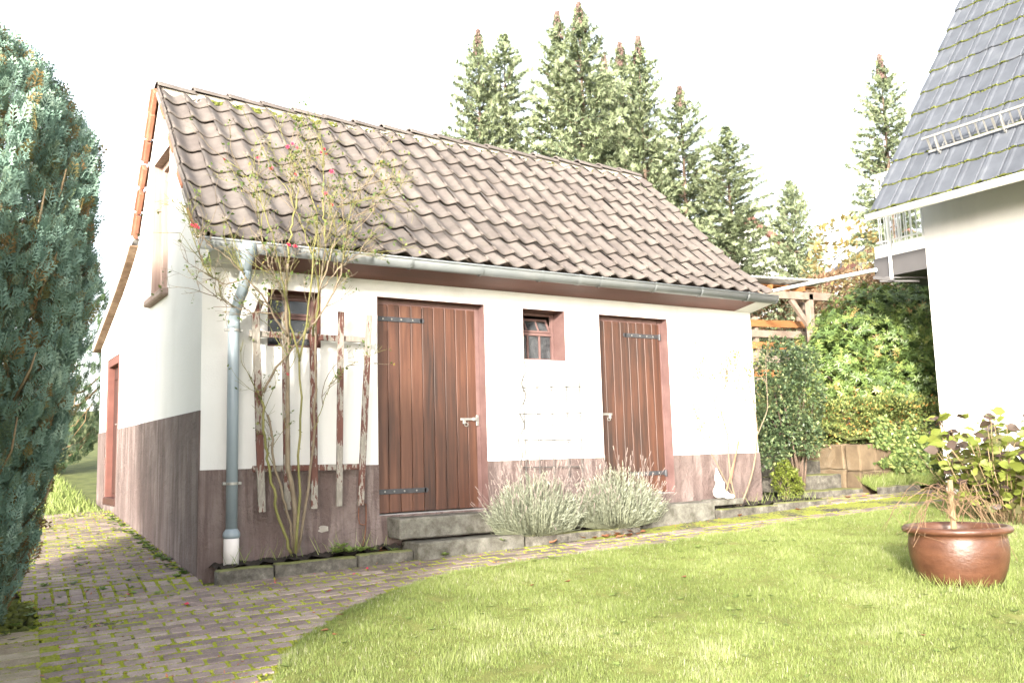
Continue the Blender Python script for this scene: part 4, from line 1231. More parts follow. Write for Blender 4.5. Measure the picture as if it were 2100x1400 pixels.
for x in xs_:
    for y in (Yp - .25, Yp + 2.8):
        mb.v.append((x, y, 3.70 + (x - 8.3) * .042 + .018 * math.sin(x * 62) - (y - Yp) * .05))
for i in range(len(xs_) - 1): mb.f.append((2 * i, 2 * i + 2, 2 * i + 3, 2 * i + 1))
cr = mb.build('corrugated_roof', CORR, pg, True); sdf = cr.modifiers.new('thick', 'SOLIDIFY'); sdf.thickness = .006
fe = thing('slat_fence', 'orange brown horizontal board fence behind the shed', 'fence', (10.3, 3.4, 1.6))
for k, py in enumerate((663, 684, 708, 735, 765)):
    a, b_ = onY(1500, py - 2, 3.35), onY(1652, py + 3, 3.35)
    mb = MB(); mb.bar(a, b_, .025, .125, (0, 1, 0), .004); mb.build('board', ORANGEWOOD if k % 2 == 0 else GREYWOOD, fe)
for px in (1549, 1640):
    a = onY(px, 655, 3.40); mb = MB(); mb.bar((a[0], 3.41, 1.5), (a[0], 3.41, a[2] + .05), .08, .07, (1, 0, 0), .004); mb.build('post', GREYWOOD, fe)
mb = MB(); mb.tube([onY(1568, 600, 2.6), (9.20, .10, 3.33)], .03, 8)
tag(mb.build('awning_pole', WHITEPAINT), 'long pale pole running from the lean-to roof to the balcony', 'pole')
def far_house(name, label, c, w, dpt, h, rh, ang, rmat, wmat):
    hs_ = thing(name, label, 'house', c)
    R = np.array(Matrix.Rotation(ang, 3, 'Z')); c = np.asarray(c, float)
    P = lambda x, y, z: c + R @ np.array([x, y, z])
    mb = MB(); mb.prism([P(-w / 2, -dpt / 2, 0), P(w / 2, -dpt / 2, 0), P(w / 2, -dpt / 2, h), P(0, -dpt / 2, h + rh), P(-w / 2, -dpt / 2, h)], R @ np.array([0, dpt, 0])); mb.build('wall', wmat, hs_)
    rf = None
    for s_ in (-1, 1):
        mb = MB(); e = .5; k_ = rh / (w / 2)
        mb.prism([P(0, -dpt / 2 - .5, h + rh + .05), P(s_ * (w / 2 + e), -dpt / 2 - .5, h - e * k_ + .05), P(s_ * (w / 2 + e), -dpt / 2 - .5, h - e * k_ + .3), P(0, -dpt / 2 - .5, h + rh + .3)], R @ np.array([0, dpt + 1.0, 0])); rf = mb.build('roof_slope', rmat, hs_)
    mb = MB()
    for s_ in (-1, 1): mb.bar(P(0, -dpt / 2 - .52, h + rh + .1), P(s_ * (w / 2 + .5), -dpt / 2 - .52, h - .5 * rh / (w / 2) + .1), .06, .30, R @ np.array([0, 1, 0]))
    mb.build('barge_board', FASCIA, hs_)
    for x in (-w * .22, w * .22):
        mb = MB(); mb.box(P(x, -dpt / 2 - .01, h * .55), (1.0, .05, 1.3), R); o = mb.build('window', WHITEPAINT, hs_)
        mb = MB(); mb.box(P(x, -dpt / 2 - .04, h * .55), (.8, .03, 1.1), R); mb.build('pane', GLASS, o)
    return hs_
far_house('far_house', 'distant white house with red tiled gable roof between the spruces', at(1505, 720, 52) + (0, 0, -1.4), 8.0, 8, 4.6, 3.4, math.radians(-30), REDTILE, PLASTER)
far_house('far_house', 'distant low white house with brown roof edge beyond the yellow shrub', at(1800, 770, 40), 7.0, 7, 3.2, 2.4, math.radians(-35), TILE, PLASTER)

# ================================================================== VEGETATION
LEAF_V = np.array([(0, 0, 0), (-.26, .42, .05), (0, .5, -.03), (.26, .42, .05), (0, 1, -.06)], float)
LEAF_F = np.array([(0, 2, 1), (0, 3, 2), (1, 2, 4), (2, 3, 4)])
def leaf_t(w): 
    v_ = LEAF_V.copy(); v_[:, 0] *= w / .26; return v_, LEAF_F
def rosette(n_, w, droop):
    Vs, Fs = [], []
    base, bf = leaf_t(w)
    for k in range(n_):
        a = 2 * math.pi * k / n_ + random.uniform(-.2, .2); el = droop + random.uniform(-.25, .35)
        d = np.array([math.cos(a) * math.cos(el), math.sin(a) * math.cos(el), math.sin(el)])
        R = frames(d[None], np.array([[0, 0, 1.0]]))[0]
        s_ = random.uniform(.75, 1.1)
        Fs.append(bf + len(Vs) * 5); Vs.append((base * s_) @ R.T)
    V = np.vstack(Vs); V = V[:, [0, 2, 1]]; V[:, 0] *= -1       # axis of the rosette along +Y
    return V, np.vstack(Fs)
def blob_points(blobs, n_, inner=.72):
    """points near the surface of a union of ellipsoids, with outward normals; lumpy"""
    vol = np.array([b_[3] * b_[4] + b_[4] * b_[5] + b_[3] * b_[5] for b_ in blobs]); vol /= vol.sum()
    P, Nn = [], []
    for b_, f in zip(blobs, vol):
        k = int(n_ * f * 1.6)
        d = rand_dirs(k); r = np.array(b_[3:6])
        lump = 1 + .15 * np.sin(d[:, 0] * 7 + b_[0] * 5) * np.sin(d[:, 2] * 8 + 2) + .11 * np.sin(d[:, 1] * 13 + 1) * np.sin(d[:, 2] * 15)
        rad = rng.uniform(inner, 1.04, k) ** .6 * lump
        p = np.array(b_[:3]) + d * r * rad[:, None]
        ok = np.ones(k, bool)
        for c in blobs:
            if c is b_: continue
            ok &= (((p - np.array(c[:3])) / np.array(c[3:6])) ** 2).sum(1) > inner ** 2 * .8
        P.append(p[ok]); Nn.append(nrm(d / r)[ok])
    P, Nn = np.vstack(P), np.vstack(Nn)
    s_ = rng.permutation(len(P))[:n_]
    return P[s_], Nn[s_]
def shrub(name, label, cat, blobs, tmpl, n_, size, mat, base, stemmat=BARK, nstem=9, group=None, upm=.35, spread_=.6, tb=(.15, .95), stem_r=.012):
    base = np.asarray(base, float)
    root = thing(name, label, cat, base, group)
    mb = MB()
    P, Nn = blob_points(blobs, n_)
    for k in range(nstem):
        e = P[rng.integers(len(P))]; mid = base * .5 + e * .5 + rng.normal(0, .06, 3)
        s0 = base + np.array([rng.normal(0, .04), rng.normal(0, .04), -.03])
        mb.tube([s0, s0 * .4 + mid * .6, mid, e * .85 + mid * .15], [stem_r, stem_r * .8, stem_r * .6, stem_r * .25], 6)
    mb.build('stem', stemmat, root, True)
    D = nrm(Nn + rand_dirs(len(P)) * spread_ + np.array([0, 0, upm]))
    R = frames(D, nrm(rand_dirs(len(P)) * .5 + np.array([0, 0, 1.0])))
    S = rng.uniform(*size, len(P))
    V, F, T = inst(tmpl[0], tmpl[1], P, R, S, np.clip(rng.normal((tb[0] + tb[1]) / 2, (tb[1] - tb[0]) / 3.2, len(P)), 0, 1))
    tag(fast('foliage', V, F, mat, root, T), kind='stuff')
    return root

# ---- grass of the lawn
nb = 620000
gx = rng.uniform(-1.2, 9.2, nb * 2); gy = rng.uniform(-6.2, -.6, nb * 2)
c_ = (np.stack([gx, gy, G(gx, gy)], 1) - CAM) @ RM.T
vis = (c_[:, 2] > 2) & (np.abs(c_[:, 0] / c_[:, 2]) < .60) & (c_[:, 1] / c_[:, 2] > -.42) & in_lawn(gx, gy, -.012)
dens = np.clip(9.0 / c_[:, 2], .45, 1.25) / 1.25
vis &= rng.uniform(size=len(gx)) < dens
gx, gy = gx[vis][:nb], gy[vis][:nb]
n_ = len(gx)
tuft = np.array([mnoise.noise(Vector((a * 3.1, b_ * 3.1, 0))) + .6 * mnoise.noise(Vector((a * 11, b_ * 11, 4))) for a, b_ in zip(gx, gy)])
h = rng.uniform(.011, .030, n_) * (1 + .85 * tuft) * rng.choice([1, 1, 1, 1.5], n_)
edge = np.clip(1 - (ylawn(gx) - gy) / .08, 0, 1); h *= 1 + .5 * edge
w = rng.uniform(.0013, .0028, n_)
az = rng.uniform(0, 2 * math.pi, n_); lean = rng.uniform(.15, .95, n_)
sx, sy = np.cos(az), np.sin(az); wx, wy = -sy, sx
z0 = lawn_z(gx, gy) - .004
B = np.stack([gx, gy, z0], 1); Sd = np.stack([wx, wy, 0 * wx], 1) * w[:, None]; Ln = np.stack([sx, sy, 0 * sx], 1)
tip = B + Ln * (h * lean)[:, None] + np.array([0, 0, 1.0]) * (h * (1.05 - .35 * lean))[:, None]
V = np.stack([B - Sd, B + Sd, tip], 1).reshape(-1, 3)
F = np.arange(n_ * 3).reshape(-1, 3)
patch = np.array([mnoise.noise(Vector((a * .9, b_ * .9, 9))) for a, b_ in zip(gx, gy)])
T = np.clip(.44 + .34 * patch + .24 * tuft + rng.normal(0, .17, n_), 0, 1); T[rng.uniform(size=n_) < .03] = 1.0
tag(fast('grass', V, F, L_GRASS, None, T), 'short yellow green lawn grass with pale dry blades', 'grass', kind='stuff')
# clover and broad weeds between the grass
rv, rf = rosette(6, .32, .35)
def scatter_weeds(name, label, pts, size, mat, tmpl, cat='weeds'):
    P = np.array(pts); k = len(P)
    R = frames(np.tile([0, 0, 1.0], (k, 1)) + rng.normal(0, .15, (k, 3)), np.tile([0, 1.0, 0], (k, 1)), rng.uniform(0, 6.28, k))
    V, F, T = inst(tmpl[0], tmpl[1], P, R, rng.uniform(*size, k), rng.uniform(0, 1, k))
    return tag(fast(name, V, F, mat, None, T), label, cat, kind='stuff')
pts = []
while len(pts) < 260:
    a, b_ = random.uniform(-.5, 8.5), random.uniform(-5.2, -.85)
    if in_lawn(np.array(a), np.array(b_)) and nz(a, b_, 1.4, 8) > .05: pts.append((a, b_, float(lawn_z(np.array(a), np.array(b_))) + .012))
scatter_weeds('lawn_weeds', 'small broad leaved weeds scattered through the lawn', pts, (.02, .05), L_LAWNWEED, (rv, rf))
pts = []
while len(pts) < 200:
    a, b_ = random.uniform(-1.1, -.05), random.uniform(-.6, 4.0)
    k = random.random()
    if k < .55: a, b_ = -.05 - abs(random.gauss(0, .05)), random.uniform(.1, 3.8)
    pts.append((a, b_, float(G(a, b_)) + .004))
scatter_weeds('path_weeds', 'low green weeds growing along the foot of the gable wall', pts, (.02, .055), L_WEED, (rv, rf))
# grass behind the shed on the left, and the strip by the white house
def grass_patch(name, label, n_, fx, hmin, hmax, wid=.003):
    P = np.array([fx() for _ in range(n_)]); az = rng.uniform(0, 6.28, n_); h = rng.uniform(hmin, hmax, n_)
    D = np.stack([np.cos(az) * .5, np.sin(az) * .5, np.ones(n_)], 1)
    Tm = np.array([(-1, 0, 0), (1, 0, 0), (.7, .6, .05), (-.7, .6, .05), (0, 1, .25)], float); TFm = np.array([(0, 1, 2), (0, 2, 3), (3, 2, 4)])
    V, F, T = inst(Tm, TFm, P, frames(D, rand_dirs(n_)), np.stack([np.full(n_, wid), h, h], 1), np.clip(rng.normal(.5, .2, n_), 0, 1))
    return tag(fast(name, V, F, L_GRASS, None, T), label, 'grass', kind='stuff')
def f1_():
    x, y = random.uniform(-4.5, -.1), random.uniform(3.9, 13)
    return (x, y, float(G(x, y)) - .05)
grass_patch('rough_grass', 'longer rough grass behind the shed below the dark conifer', 30000, f1_, .04, .13, .006)
def f2_():
    x, y = random.uniform(8.42, 9.9), random.uniform(-.2, .06)
    return (x, y, float(G(x, y)) + .03 + .4 * (y + .2))
grass_patch('grass_strip', 'narrow strip of bright grass in front of the ivy', 5000, f2_, .05, .14, .004)
grid_mesh('verge', np.arange(8.42, 10.2, .1), np.arange(-.2, .1, .05), lambda x, y: G(x, y) + .04 + .4 * (y + .2), GROUNDM)

# ---- feathery blue cypress
def spray_t():
    Vs, Fs = [], []
    def blade(a, b_, w):
        a, b_ = np.array(a), np.array(b_); d = b_ - a; s_ = np.array([-d[1], d[0], 0]); s_ /= np.linalg.norm(s_) + 1e-9
        m_ = a + d * .45; k = len(Vs) * 4
        Vs.append(np.array([a, m_ - s_ * w, b_, m_ + s_ * w])); Fs.append(np.array([(k, k + 1, k + 2), (k, k + 2, k + 3)]))
    blade((0, 0, 0), (0, 1, .06), .022)
    for k in range(5):
        y = .1 + k * .17
        L = .46 * (1 - .7 * (k / 5)) * random.uniform(.85, 1.1)
        for s_ in (-1, 1):
            a = (0, y, .02 * k / 5); ang = math.radians(46)
            e = (s_ * L * math.sin(ang), y + L * math.cos(ang), -.05 * L + random.uniform(-.05, .05))
            blade(a, e, .036)
            p = tuple(a[i] + (e[i] - a[i]) * .5 for i in range(3)); l2 = L * .46
            for t_ in (-.5, .5): blade(p, (p[0] + s_ * l2 * math.sin(ang + t_), p[1] + l2 * math.cos(ang + t_), p[2] + random.uniform(-.04, .03)), .030)
    return np.vstack(Vs), np.vstack(Fs)
def cypress_mesh(rprof, n_out, n_in, seed):
    tm = [spray_t() for _ in range(3)]
    parts = []
    zs, rs = np.array(rprof).T
    H = zs[-1]
    for layer, cnt in ((0, n_out), (1, n_in)):
        cdf = np.cumsum(np.interp(np.linspace(0, H, 200), zs, rs) + .12); cdf /= cdf[-1]
        z = np.interp(rng.uniform(size=cnt), cdf, np.linspace(0, H, 200))
        a = rng.uniform(0, 2 * math.pi, cnt)
        clump = np.sin(a * 5 + z * 3.1) * np.sin(z * 4.3 - a * 2) * .05 + np.sin(a * 17 + z * 9) * np.sin(z * 13 - a * 7) * .03 + np.sin(a * 11 - z * 6) * .035 + np.sin(a * 3 + 1.3 * z) * .03
        r = np.interp(z, zs, rs) * (1 + clump)
        r = r - (np.abs(rng.normal(0, .05, cnt)) if layer == 0 else rng.uniform(.10, .32, cnt)); r = np.maximum(r, .03)
        P = np.stack([r * np.cos(a), r * np.sin(a), z], 1)
        out = np.stack([np.cos(a), np.sin(a), 0 * a], 1)
        dz = np.interp(z, zs, np.gradient(rs, zs))
        up = np.clip(rng.normal(1.3, .5, cnt), .3, 3)
        D = nrm(out * rng.uniform(.25, .8, cnt)[:, None] + np.array([0, 0, 1.0]) * up[:, None] + rng.normal(0, .28, (cnt, 3)) - out * (dz * .3)[:, None])
        tang = np.stack([-np.sin(a), np.cos(a), 0 * a], 1)
        Nn = nrm(out * rng.uniform(.1, 1.2, cnt)[:, None] + tang * rng.normal(0, .7, cnt)[:, None])
        S = rng.uniform(.085, .185, cnt)
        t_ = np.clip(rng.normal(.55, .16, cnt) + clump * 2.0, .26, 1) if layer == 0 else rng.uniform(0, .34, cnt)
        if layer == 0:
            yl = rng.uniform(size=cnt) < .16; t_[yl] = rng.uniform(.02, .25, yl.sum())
        P = P - D * S[:, None] * .35
        pick = rng.integers(0, 3, cnt)
        for q in range(3):
            s_ = pick == q
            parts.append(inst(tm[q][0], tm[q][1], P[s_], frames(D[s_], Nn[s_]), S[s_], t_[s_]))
    return join(parts), (zs, rs)
def cypress(name, label, base, rprof, n_out, n_in, mat, scale=1.0, group=None):
    (V, F, T), (zs, rs) = cypress_mesh(rprof, n_out, n_in, 0)
    root = thing(name, label, 'cypress', base, group)
    mb = MB(); H = zs[-1]
    mb.tube([(0, 0, -.1), (.02, .01, H * .4), (0, .02, H * .75), (0, 0, H * .95)], [.13, .10, .06, .015], 10)
    mb.v = [tuple(np.array(p) + base) for p in mb.v]
    mb.build('trunk', BARK, root, True)
    mb = MB()
    for k in range(46):
        z = random.uniform(.15, H * .85); a = random.uniform(0, 6.28); r = float(np.interp(z + .5, zs, rs))
        d = np.array([math.cos(a), math.sin(a), 0])
        mb.tube([np.array([0, 0, z]) , d * r * .55 + (0, 0, z + .2), d * r * .88 + (0, 0, z + .55)], [.03, .02, .008], 6)
    for k in range(34):                     # bare brown shoots showing at the surface
        z = random.uniform(.5, H * .8); a = random.uniform(0, 6.28); d = np.array([math.cos(a), math.sin(a), 0])
        r = float(np.interp(z, zs, rs)); r2 = float(np.interp(z + .35, zs, rs))
        mb.tube([d * (r - .08) + (0, 0, z), d * (r2 - .01) + (.02, 0, z + .25), d * (r2 + .015) + (.03, .02, z + random.uniform(.33, .5))], [.010, .008, .005], 5)
    mb.v = [tuple(np.array(p) + base) for p in mb.v]
    tag(mb.build('branch', TWIG, root, True), kind='stuff')
    o = fast('crown', V, F, mat, root, T, loc=base); tag(o, kind='stuff')
    return root
CP = [(0, .50), (.35, .62), (.9, .74), (1.6, .88), (2.3, .97), (2.9, 1.0), (3.2, .96), (3.5, .86), (3.75, .70), (3.92, .50), (4.03, .28), (4.08, .06)]
cb = np.array([-1.93, -.62, float(G(-1.93, -.62)) - .02])
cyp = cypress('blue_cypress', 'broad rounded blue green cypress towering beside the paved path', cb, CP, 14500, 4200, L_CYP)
def copy_tree(o, loc, scale, label, rot):
    r = o.copy(); C.objects.link(r); r.location = loc; r.scale = (scale,) * 3; r.rotation_euler = (0, 0, rot); r['label'] = label
    for ch in o.children:
        c = ch.copy(); C.objects.link(c); c.parent = r
    return r
# the row of cypresses goes on along the path towards the photographer and shades the shed corner
for k, (x, y, s_, rot) in enumerate(((-2.55, -2.4, .75, 1.0), (-3.0, -4.2, .9, 2.2))):
    copy_tree(cyp, (x, y, float(G(x, y)) - .05), s_, ('smaller blue cypress next in the row along the path', 'blue cypress at the near end of the row along the path')[k], rot)

# dark conifer behind the shed, weeping sprays
P0 = at(165, 985, 15.5)
db = np.array([P0[0] - .55, P0[1], float(G(P0[0] - .55, P0[1])) - .05])
CP2 = [(0, .25), (.4, .7), (1.0, 1.05), (2.0, 1.1), (3.0, .9), (4.0, .55), (4.7, .12)]
cypress('dark_conifer', 'dark green conifer hanging behind the far corner of the shed', db, CP2, 4200, 1400, L_THUJA)

# ---- spruces
def spruce_variant(H, R, nwh, seed, droop):
    tw_v, tw_f = [], []
    for k in range(5):
        a = math.radians(-70 + 35 * k); L = random.uniform(.7, 1.1)
        e = np.array([math.sin(a) * L, .25 + math.cos(a) * L, random.uniform(-.25, .1)]); s_ = np.array([math.cos(a), -math.sin(a), 0]) * .13
        o_ = np.array([0, .1 * k / 7, 0]); m_ = o_ + (e - o_) * .5 + (0, 0, .08)
        n0 = len(tw_v) * 4; tw_v.append(np.array([o_, m_ - s_, e, m_ + s_])); tw_f.append(np.array([(n0, n0 + 1, n0 + 2), (n0, n0 + 2, n0 + 3)]))
    TV, TFc = np.vstack(tw_v), np.vstack(tw_f)
    P, D, S, T = [], [], [], []
    br = MB()
    br.tube([(0, 0, 0), (.03, .02, H * .5), (0, 0, H * .98)], [H * .013, H * .008, .01], 7)
    for w in range(nwh):
        f = w / nwh
        z = H * (.04 + .955 * f ** .92)
        rr = R * (1 - f) ** .5 * min(1, (1 - f) / .11) * (1 - .25 * math.exp(-f * 8)) + .05
        nb_ = int(8 - 3 * f)
        for k in range(nb_):
            a = 2 * math.pi * (k + random.random() * .8) / nb_ + w * 1.3
            L = rr * random.uniform(.62, 1.12)
            el = math.radians(-droop + 50 * f + random.uniform(-10, 10))
            d = np.array([math.cos(a) * math.cos(el), math.sin(a) * math.cos(el), math.sin(el)])
            e = np.array([0, 0, z]) + d * L + np.array([0, 0, .10 * L])
            if f < .85: br.tube([(0, 0, z), np.array([0, 0, z]) + d * L * .6, e], [.022, .014, .006], 3, False)
            nt_ = max(5, int(L / .046))
            for q in range(nt_):
                t_ = (q + random.random()) / nt_
                if t_ < .15 and f < .9: continue
                p = np.array([0, 0, z]) + d * L * t_ + np.array([0, 0, .10 * L * t_ * t_])
                for side in (-1, 1):
                    aa = a + side * random.uniform(.3, 1.1)
                    dd = np.array([math.cos(aa), math.sin(aa), random.uniform(-.75, .35)])
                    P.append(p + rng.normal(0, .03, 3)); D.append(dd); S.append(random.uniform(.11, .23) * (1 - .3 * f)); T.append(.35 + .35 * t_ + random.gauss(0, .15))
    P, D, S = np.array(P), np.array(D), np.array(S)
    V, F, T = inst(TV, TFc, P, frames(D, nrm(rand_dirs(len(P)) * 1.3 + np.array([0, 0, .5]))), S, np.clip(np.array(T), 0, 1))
    cv, cf = ico(1)
    nc = 130
    zc = H * (1 - rng.uniform(.0, .07, nc)); ac = rng.uniform(0, 6.28, nc); rc = .05 + (H - zc) * .16
    Pc = np.stack([rc * np.cos(ac), rc * np.sin(ac), zc], 1)
    Vc, Fc, _ = inst(cv, cf, Pc, frames(np.tile([0, 0, -1.0], (nc, 1)) + rng.normal(0, .25, (nc, 3))), np.tile([.045, .085, .045], (nc, 1)))
    me_t = br.mesh('trunk', BARK)
    oc = fast('crown', V, F, L_SPRUCE, None, T); ok = fast('cones', Vc, Fc, L_CONE, None, smooth=True)
    res = (me_t, oc.data, ok.data)
    bpy.data.objects.remove(oc); bpy.data.objects.remove(ok)
    return res
SPV = [spruce_variant(14, 2.35, 58, 0, 22), spruce_variant(14, 2.6, 54, 1, 26), spruce_variant(14, 2.2, 60, 2, 18), spruce_variant(9, 2.0, 44, 3, 12)]
SPR = [  # top px, top py, depth, width factor, variant, cones, label
    (980, 62, 33, .92, 0, 1, 'narrow spruce at the outer end of the spruce row above the shed ridge'),
    (1032, 60, 34, .95, 1, 0, 'bushy spruce without cones beside the outermost spruce'),
    (1142, 26, 33, 1.0, 2, 1, 'tall spruce with brown cones leaning into the tallest spruce'),
    (1186, 8, 31.5, 1.08, 0, 1, 'tallest spruce of the row with brown cones at its top'),
    (1238, 112, 37, .95, 2, 1, 'grey green spruce half hidden behind the tallest spruce'),
    (1271, 88, 35, 1.05, 1, 1, 'spruce with a brown cone top between the tallest and the slim twin spruce'),
    (1308, 76, 32, .92, 2, 1, 'slim spruce with brown cones standing before the shaded spruce'),
    (1393, 178, 33, .95, 1, 1, 'spruce with a thin crooked cone tip on the falling side of the row'),
    (1487, 252, 31, .95, 0, 0, 'wide spruce in front of the distant red roofed house'),
    (1350, 300, 38, 1.1, 2, 0, 'low dark spruce filling the gap behind the shed ridge end'),
    (1618, 363, 30, .75, 3, 0, 'small pale green spruce between the red roofed house and yellow shrub'),
    (1803, 113, 30, .78, 1, 1, 'lone tall spruce rising behind the balcony'),
    (1090, 330, 37, 1.1, 1, 0, 'low spruce closing the gap behind the middle of the shed roof'),
]
for px, py, d, wf, vi, cones, lab in SPR:
    tp = at(px, py, d)
    gz_ = float(G(tp[0], tp[1])) - .3
    H0 = 14 if vi < 3 else 9
    H = tp[2] - gz_
    root = thing('spruce_tree', lab, 'spruce', (tp[0], tp[1], gz_), 'spruces behind the shed')
    k = H / H0
    root.scale = (wf, wf, k); root.rotation_euler = (0, 0, random.uniform(0, 6.28))
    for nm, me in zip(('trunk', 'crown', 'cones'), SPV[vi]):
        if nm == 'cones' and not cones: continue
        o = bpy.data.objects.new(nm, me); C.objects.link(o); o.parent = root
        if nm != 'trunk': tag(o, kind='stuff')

# ---- shrubs on the bank and by the stairs
RHO = rosette(8, .15, .12)
c1 = at(1795, 715, 14.6); c2 = at(1705, 760, 14.0); c3 = at(1880, 690, 14.8); c4 = at(1850, 790, 13.9)
shrub('rhododendron', 'large dense rhododendron with yellowish green leaf whorls above the retaining wall', 'rhododendron',
      [(*c1, 1.0, .9, .96), (*c2, .66, .7, .62), (*c3, .95, .9, .95), (*c4, .9, .7, .5)], RHO, 7600, (.058, .105), L_RHODO, (c1[0], c1[1] + .2, float(bank_z(c1[0], c1[1] + .2))), nstem=26, upm=.55, tb=(.25, .9), stem_r=.02)
c1 = at(1740, 862, 12.75); c2 = at(1830, 862, 12.75); c3 = at(1685, 868, 12.8); c4 = at(1895, 866, 12.8)
shrub('low_hedge', 'low small leaved hedge spilling over the retaining wall', 'hedge',
      [(*c1, .45, .42, .33), (*c2, .5, .42, .36), (*c3, .35, .42, .36), (*c4, .5, .42, .36), (*at(1700, 893, 12.45), .3, .3, .17), (*at(1770, 905, 12.35), .28, .25, .14)], leaf_t(.30), 13500, (.03, .055), L_COTO, (c1[0] + .3, c1[1] + .3, float(bank_z(c1[0], c1[1])) - .02), nstem=20, upm=.2, spread_=1.0, stem_r=.008)
h1 = at(1600, 765, 11.4); h2 = at(1612, 880, 11.3); h3 = at(1640, 820, 11.5); h4 = at(1585, 840, 11.2); h5 = at(1650, 900, 11.2); h6 = at(1578, 930, 11.1); h7 = at(1640, 740, 11.9)
shrub('holly_bush', 'tall dark glossy holly bush at the end of the shed', 'holly',
      [(*h1, .26, .3, .42), (*h2, .33, .3, .30), (*h3, .28, .3, .45), (*h4, .22, .28, .42), (*h5, .18, .25, .2), (*h6, .17, .2, .16), (*h7, .22, .25, .2)], leaf_t(.30), 9500, (.035, .065), L_HOLLY, (*at(1640, 1022, 11.3)[:2], .27), nstem=14, upm=.1, spread_=1.1, stem_r=.018)
b1 = at(1612, 985, 11.0); 
shrub('box_shrub', 'small yellow green box shrub under the holly', 'shrub', [(*b1, .17, .15, .17), (b1[0] + .12, b1[1], b1[2] - .08, .13, .12, .13), (b1[0] - .05, b1[1] - .02, b1[2] + .13, .09, .1, .12)], leaf_t(.3), 2400, (.022, .04), L_LIME, (b1[0], b1[1], .27), nstem=8, upm=.5, spread_=.9, stem_r=.006)
# ivy over the end of the retaining wall
iv = rng.uniform(0, 1, (5200, 3))
P = np.stack([8.62 + iv[:, 0] * 1.6, .02 - .10 * rng.uniform(0, 1, 5200), (.34 + iv[:, 1] * (.85 + .1 * np.sin(iv[:, 0] * 13)))], 1)
edge_ = 8.95 + .5 * np.clip(1 - (P[:, 2] - .30) / .5, 0, 1) * (P[:, 2] < .62) - .25 * (P[:, 2] > .85)
P = P[P[:, 0] > edge_ + .16 * np.sin(P[:, 2] * 17) + rng.normal(0, .07, len(P))]
k = len(P)
ivt = (np.array([(0, 0, 0), (-.5, .25, .02), (-.28, .55, .0), (0, 1, -.05), (.28, .55, 0), (.5, .25, .02), (0, .4, -.03)], float), np.array([(0, 6, 1), (1, 6, 2), (2, 6, 3), (3, 6, 4), (4, 6, 5), (5, 6, 0)]))
D = nrm(np.stack([rng.normal(0, .6, k), rng.normal(-.45, .3, k), rng.normal(-.5, .5, k)], 1))
V, F, T = inst(ivt[0], ivt[1], P, frames(D, nrm(np.stack([rng.normal(-.2, .3, k), rng.normal(-1, .3, k), rng.normal(.5, .3, k)], 1))), rng.uniform(.035, .07, k), rng.uniform(.1, 1, k))
ivy = thing('ivy', 'green ivy covering the end of the retaining wall beside the white house', 'ivy', (9.3, 0, .35))
tag(fast('foliage', V, F, L_IVY, ivy, T), kind='stuff')
mb = MB()
for k in range(10):
    x = random.uniform(8.9, 10); mb.tube([(x, .02, .33), (x + random.uniform(-.1, .1), .0, .6), (x + random.uniform(-.3, .3), -.005, .95)], [.008, .006, .003], 5)
mb.build('stem', BARK, ivy)
# brown hedge beyond the fence and tall yellow shrub
c1 = at(1600, 640, 18); c2 = at(1760, 600, 19); c3 = at(1880, 600, 19.5)
shrub('beech_hedge', 'brown autumn hedge seen beyond the lean-to and rhododendron', 'hedge', [(*c1, 1.5, .8, .5), (*c2, 1.6, .8, .42), (*c3, 1.6, .8, .4)], leaf_t(.3), 8000, (.05, .11), L_BROWN, (c2[0], c2[1], float(bank_z(c2[0], c2[1]))), nstem=40, upm=.4, spread_=1.0)
c1 = at(1735, 520, 21); c2 = at(1700, 555, 20.5); c3 = at(1770, 560, 21)
shrub('yellow_shrub', 'sparse yellow leaved autumn shrub in front of the lone spruce', 'shrub', [(*c1, .85, .7, .85), (*c2, .6, .6, .6), (*c3, .5, .6, .6)], leaf_t(.34), 620, (.10, .2), L_YEL, (c1[0], c1[1], float(bank_z(c1[0], c1[1]))), stemmat=TWIG, nstem=40, upm=.2, spread_=1.0, stem_r=.018)

# ---- twig growth for roses
def grow(mb, p, d, L, r, depth, tips, up=.25, wob=.25, minr=.0012):
    n_ = max(3, int(L / .06)); pts = [np.array(p, float)]; d = np.array(d, float)
    for k in range(n_):
        d = nrm(d + rng.normal(0, wob, 3) * (L / n_ / .06) ** .5 * .5 + np.array([0, 0, up * .1]))
        pts.append(pts[-1] + d * L / n_)
    mb.tube(pts, list(np.linspace(r, max(r * .45, minr), len(pts))), 5)
    tips.append((pts[-1], d))
    if depth > 0:
        for k in range(rng.integers(2, 4)):
            i = rng.integers(max(1, n_ // 4), n_ + 1)
            dd = nrm(nrm(pts[i] - pts[i - 1]) * .8 + rand_dirs(1)[0] * .75 + np.array([0, 0, .15]))
            grow(mb, pts[i], dd, L * random.uniform(.35, .7), max(r * .55, minr), depth - 1, tips, up, wob, minr)
def thorns(mb, pts, r, n_):
    P = np.array(pts)
    for k in range(n_):
        i = rng.integers(0, len(P) - 1); t_ = random.random(); c = P[i] * (1 - t_) + P[i + 1] * t_
        d = rand_dirs(1)[0]; T_ = nrm(P[i + 1] - P[i]); d = nrm(d - T_ * (d @ T_))
        a, b_ = np.cross(T_, d) * .003, T_ * .005
        n0 = len(mb.v); s_ = c + d * r * .8
        mb.v += [tuple(s_ + b_), tuple(s_ - b_), tuple(s_ + a), tuple(s_ + d * .014 - T_ * .004)]; mb.f += [(n0, n0 + 2, n0 + 3), (n0 + 2, n0 + 1, n0 + 3), (n0 + 1, n0, n0 + 3)]
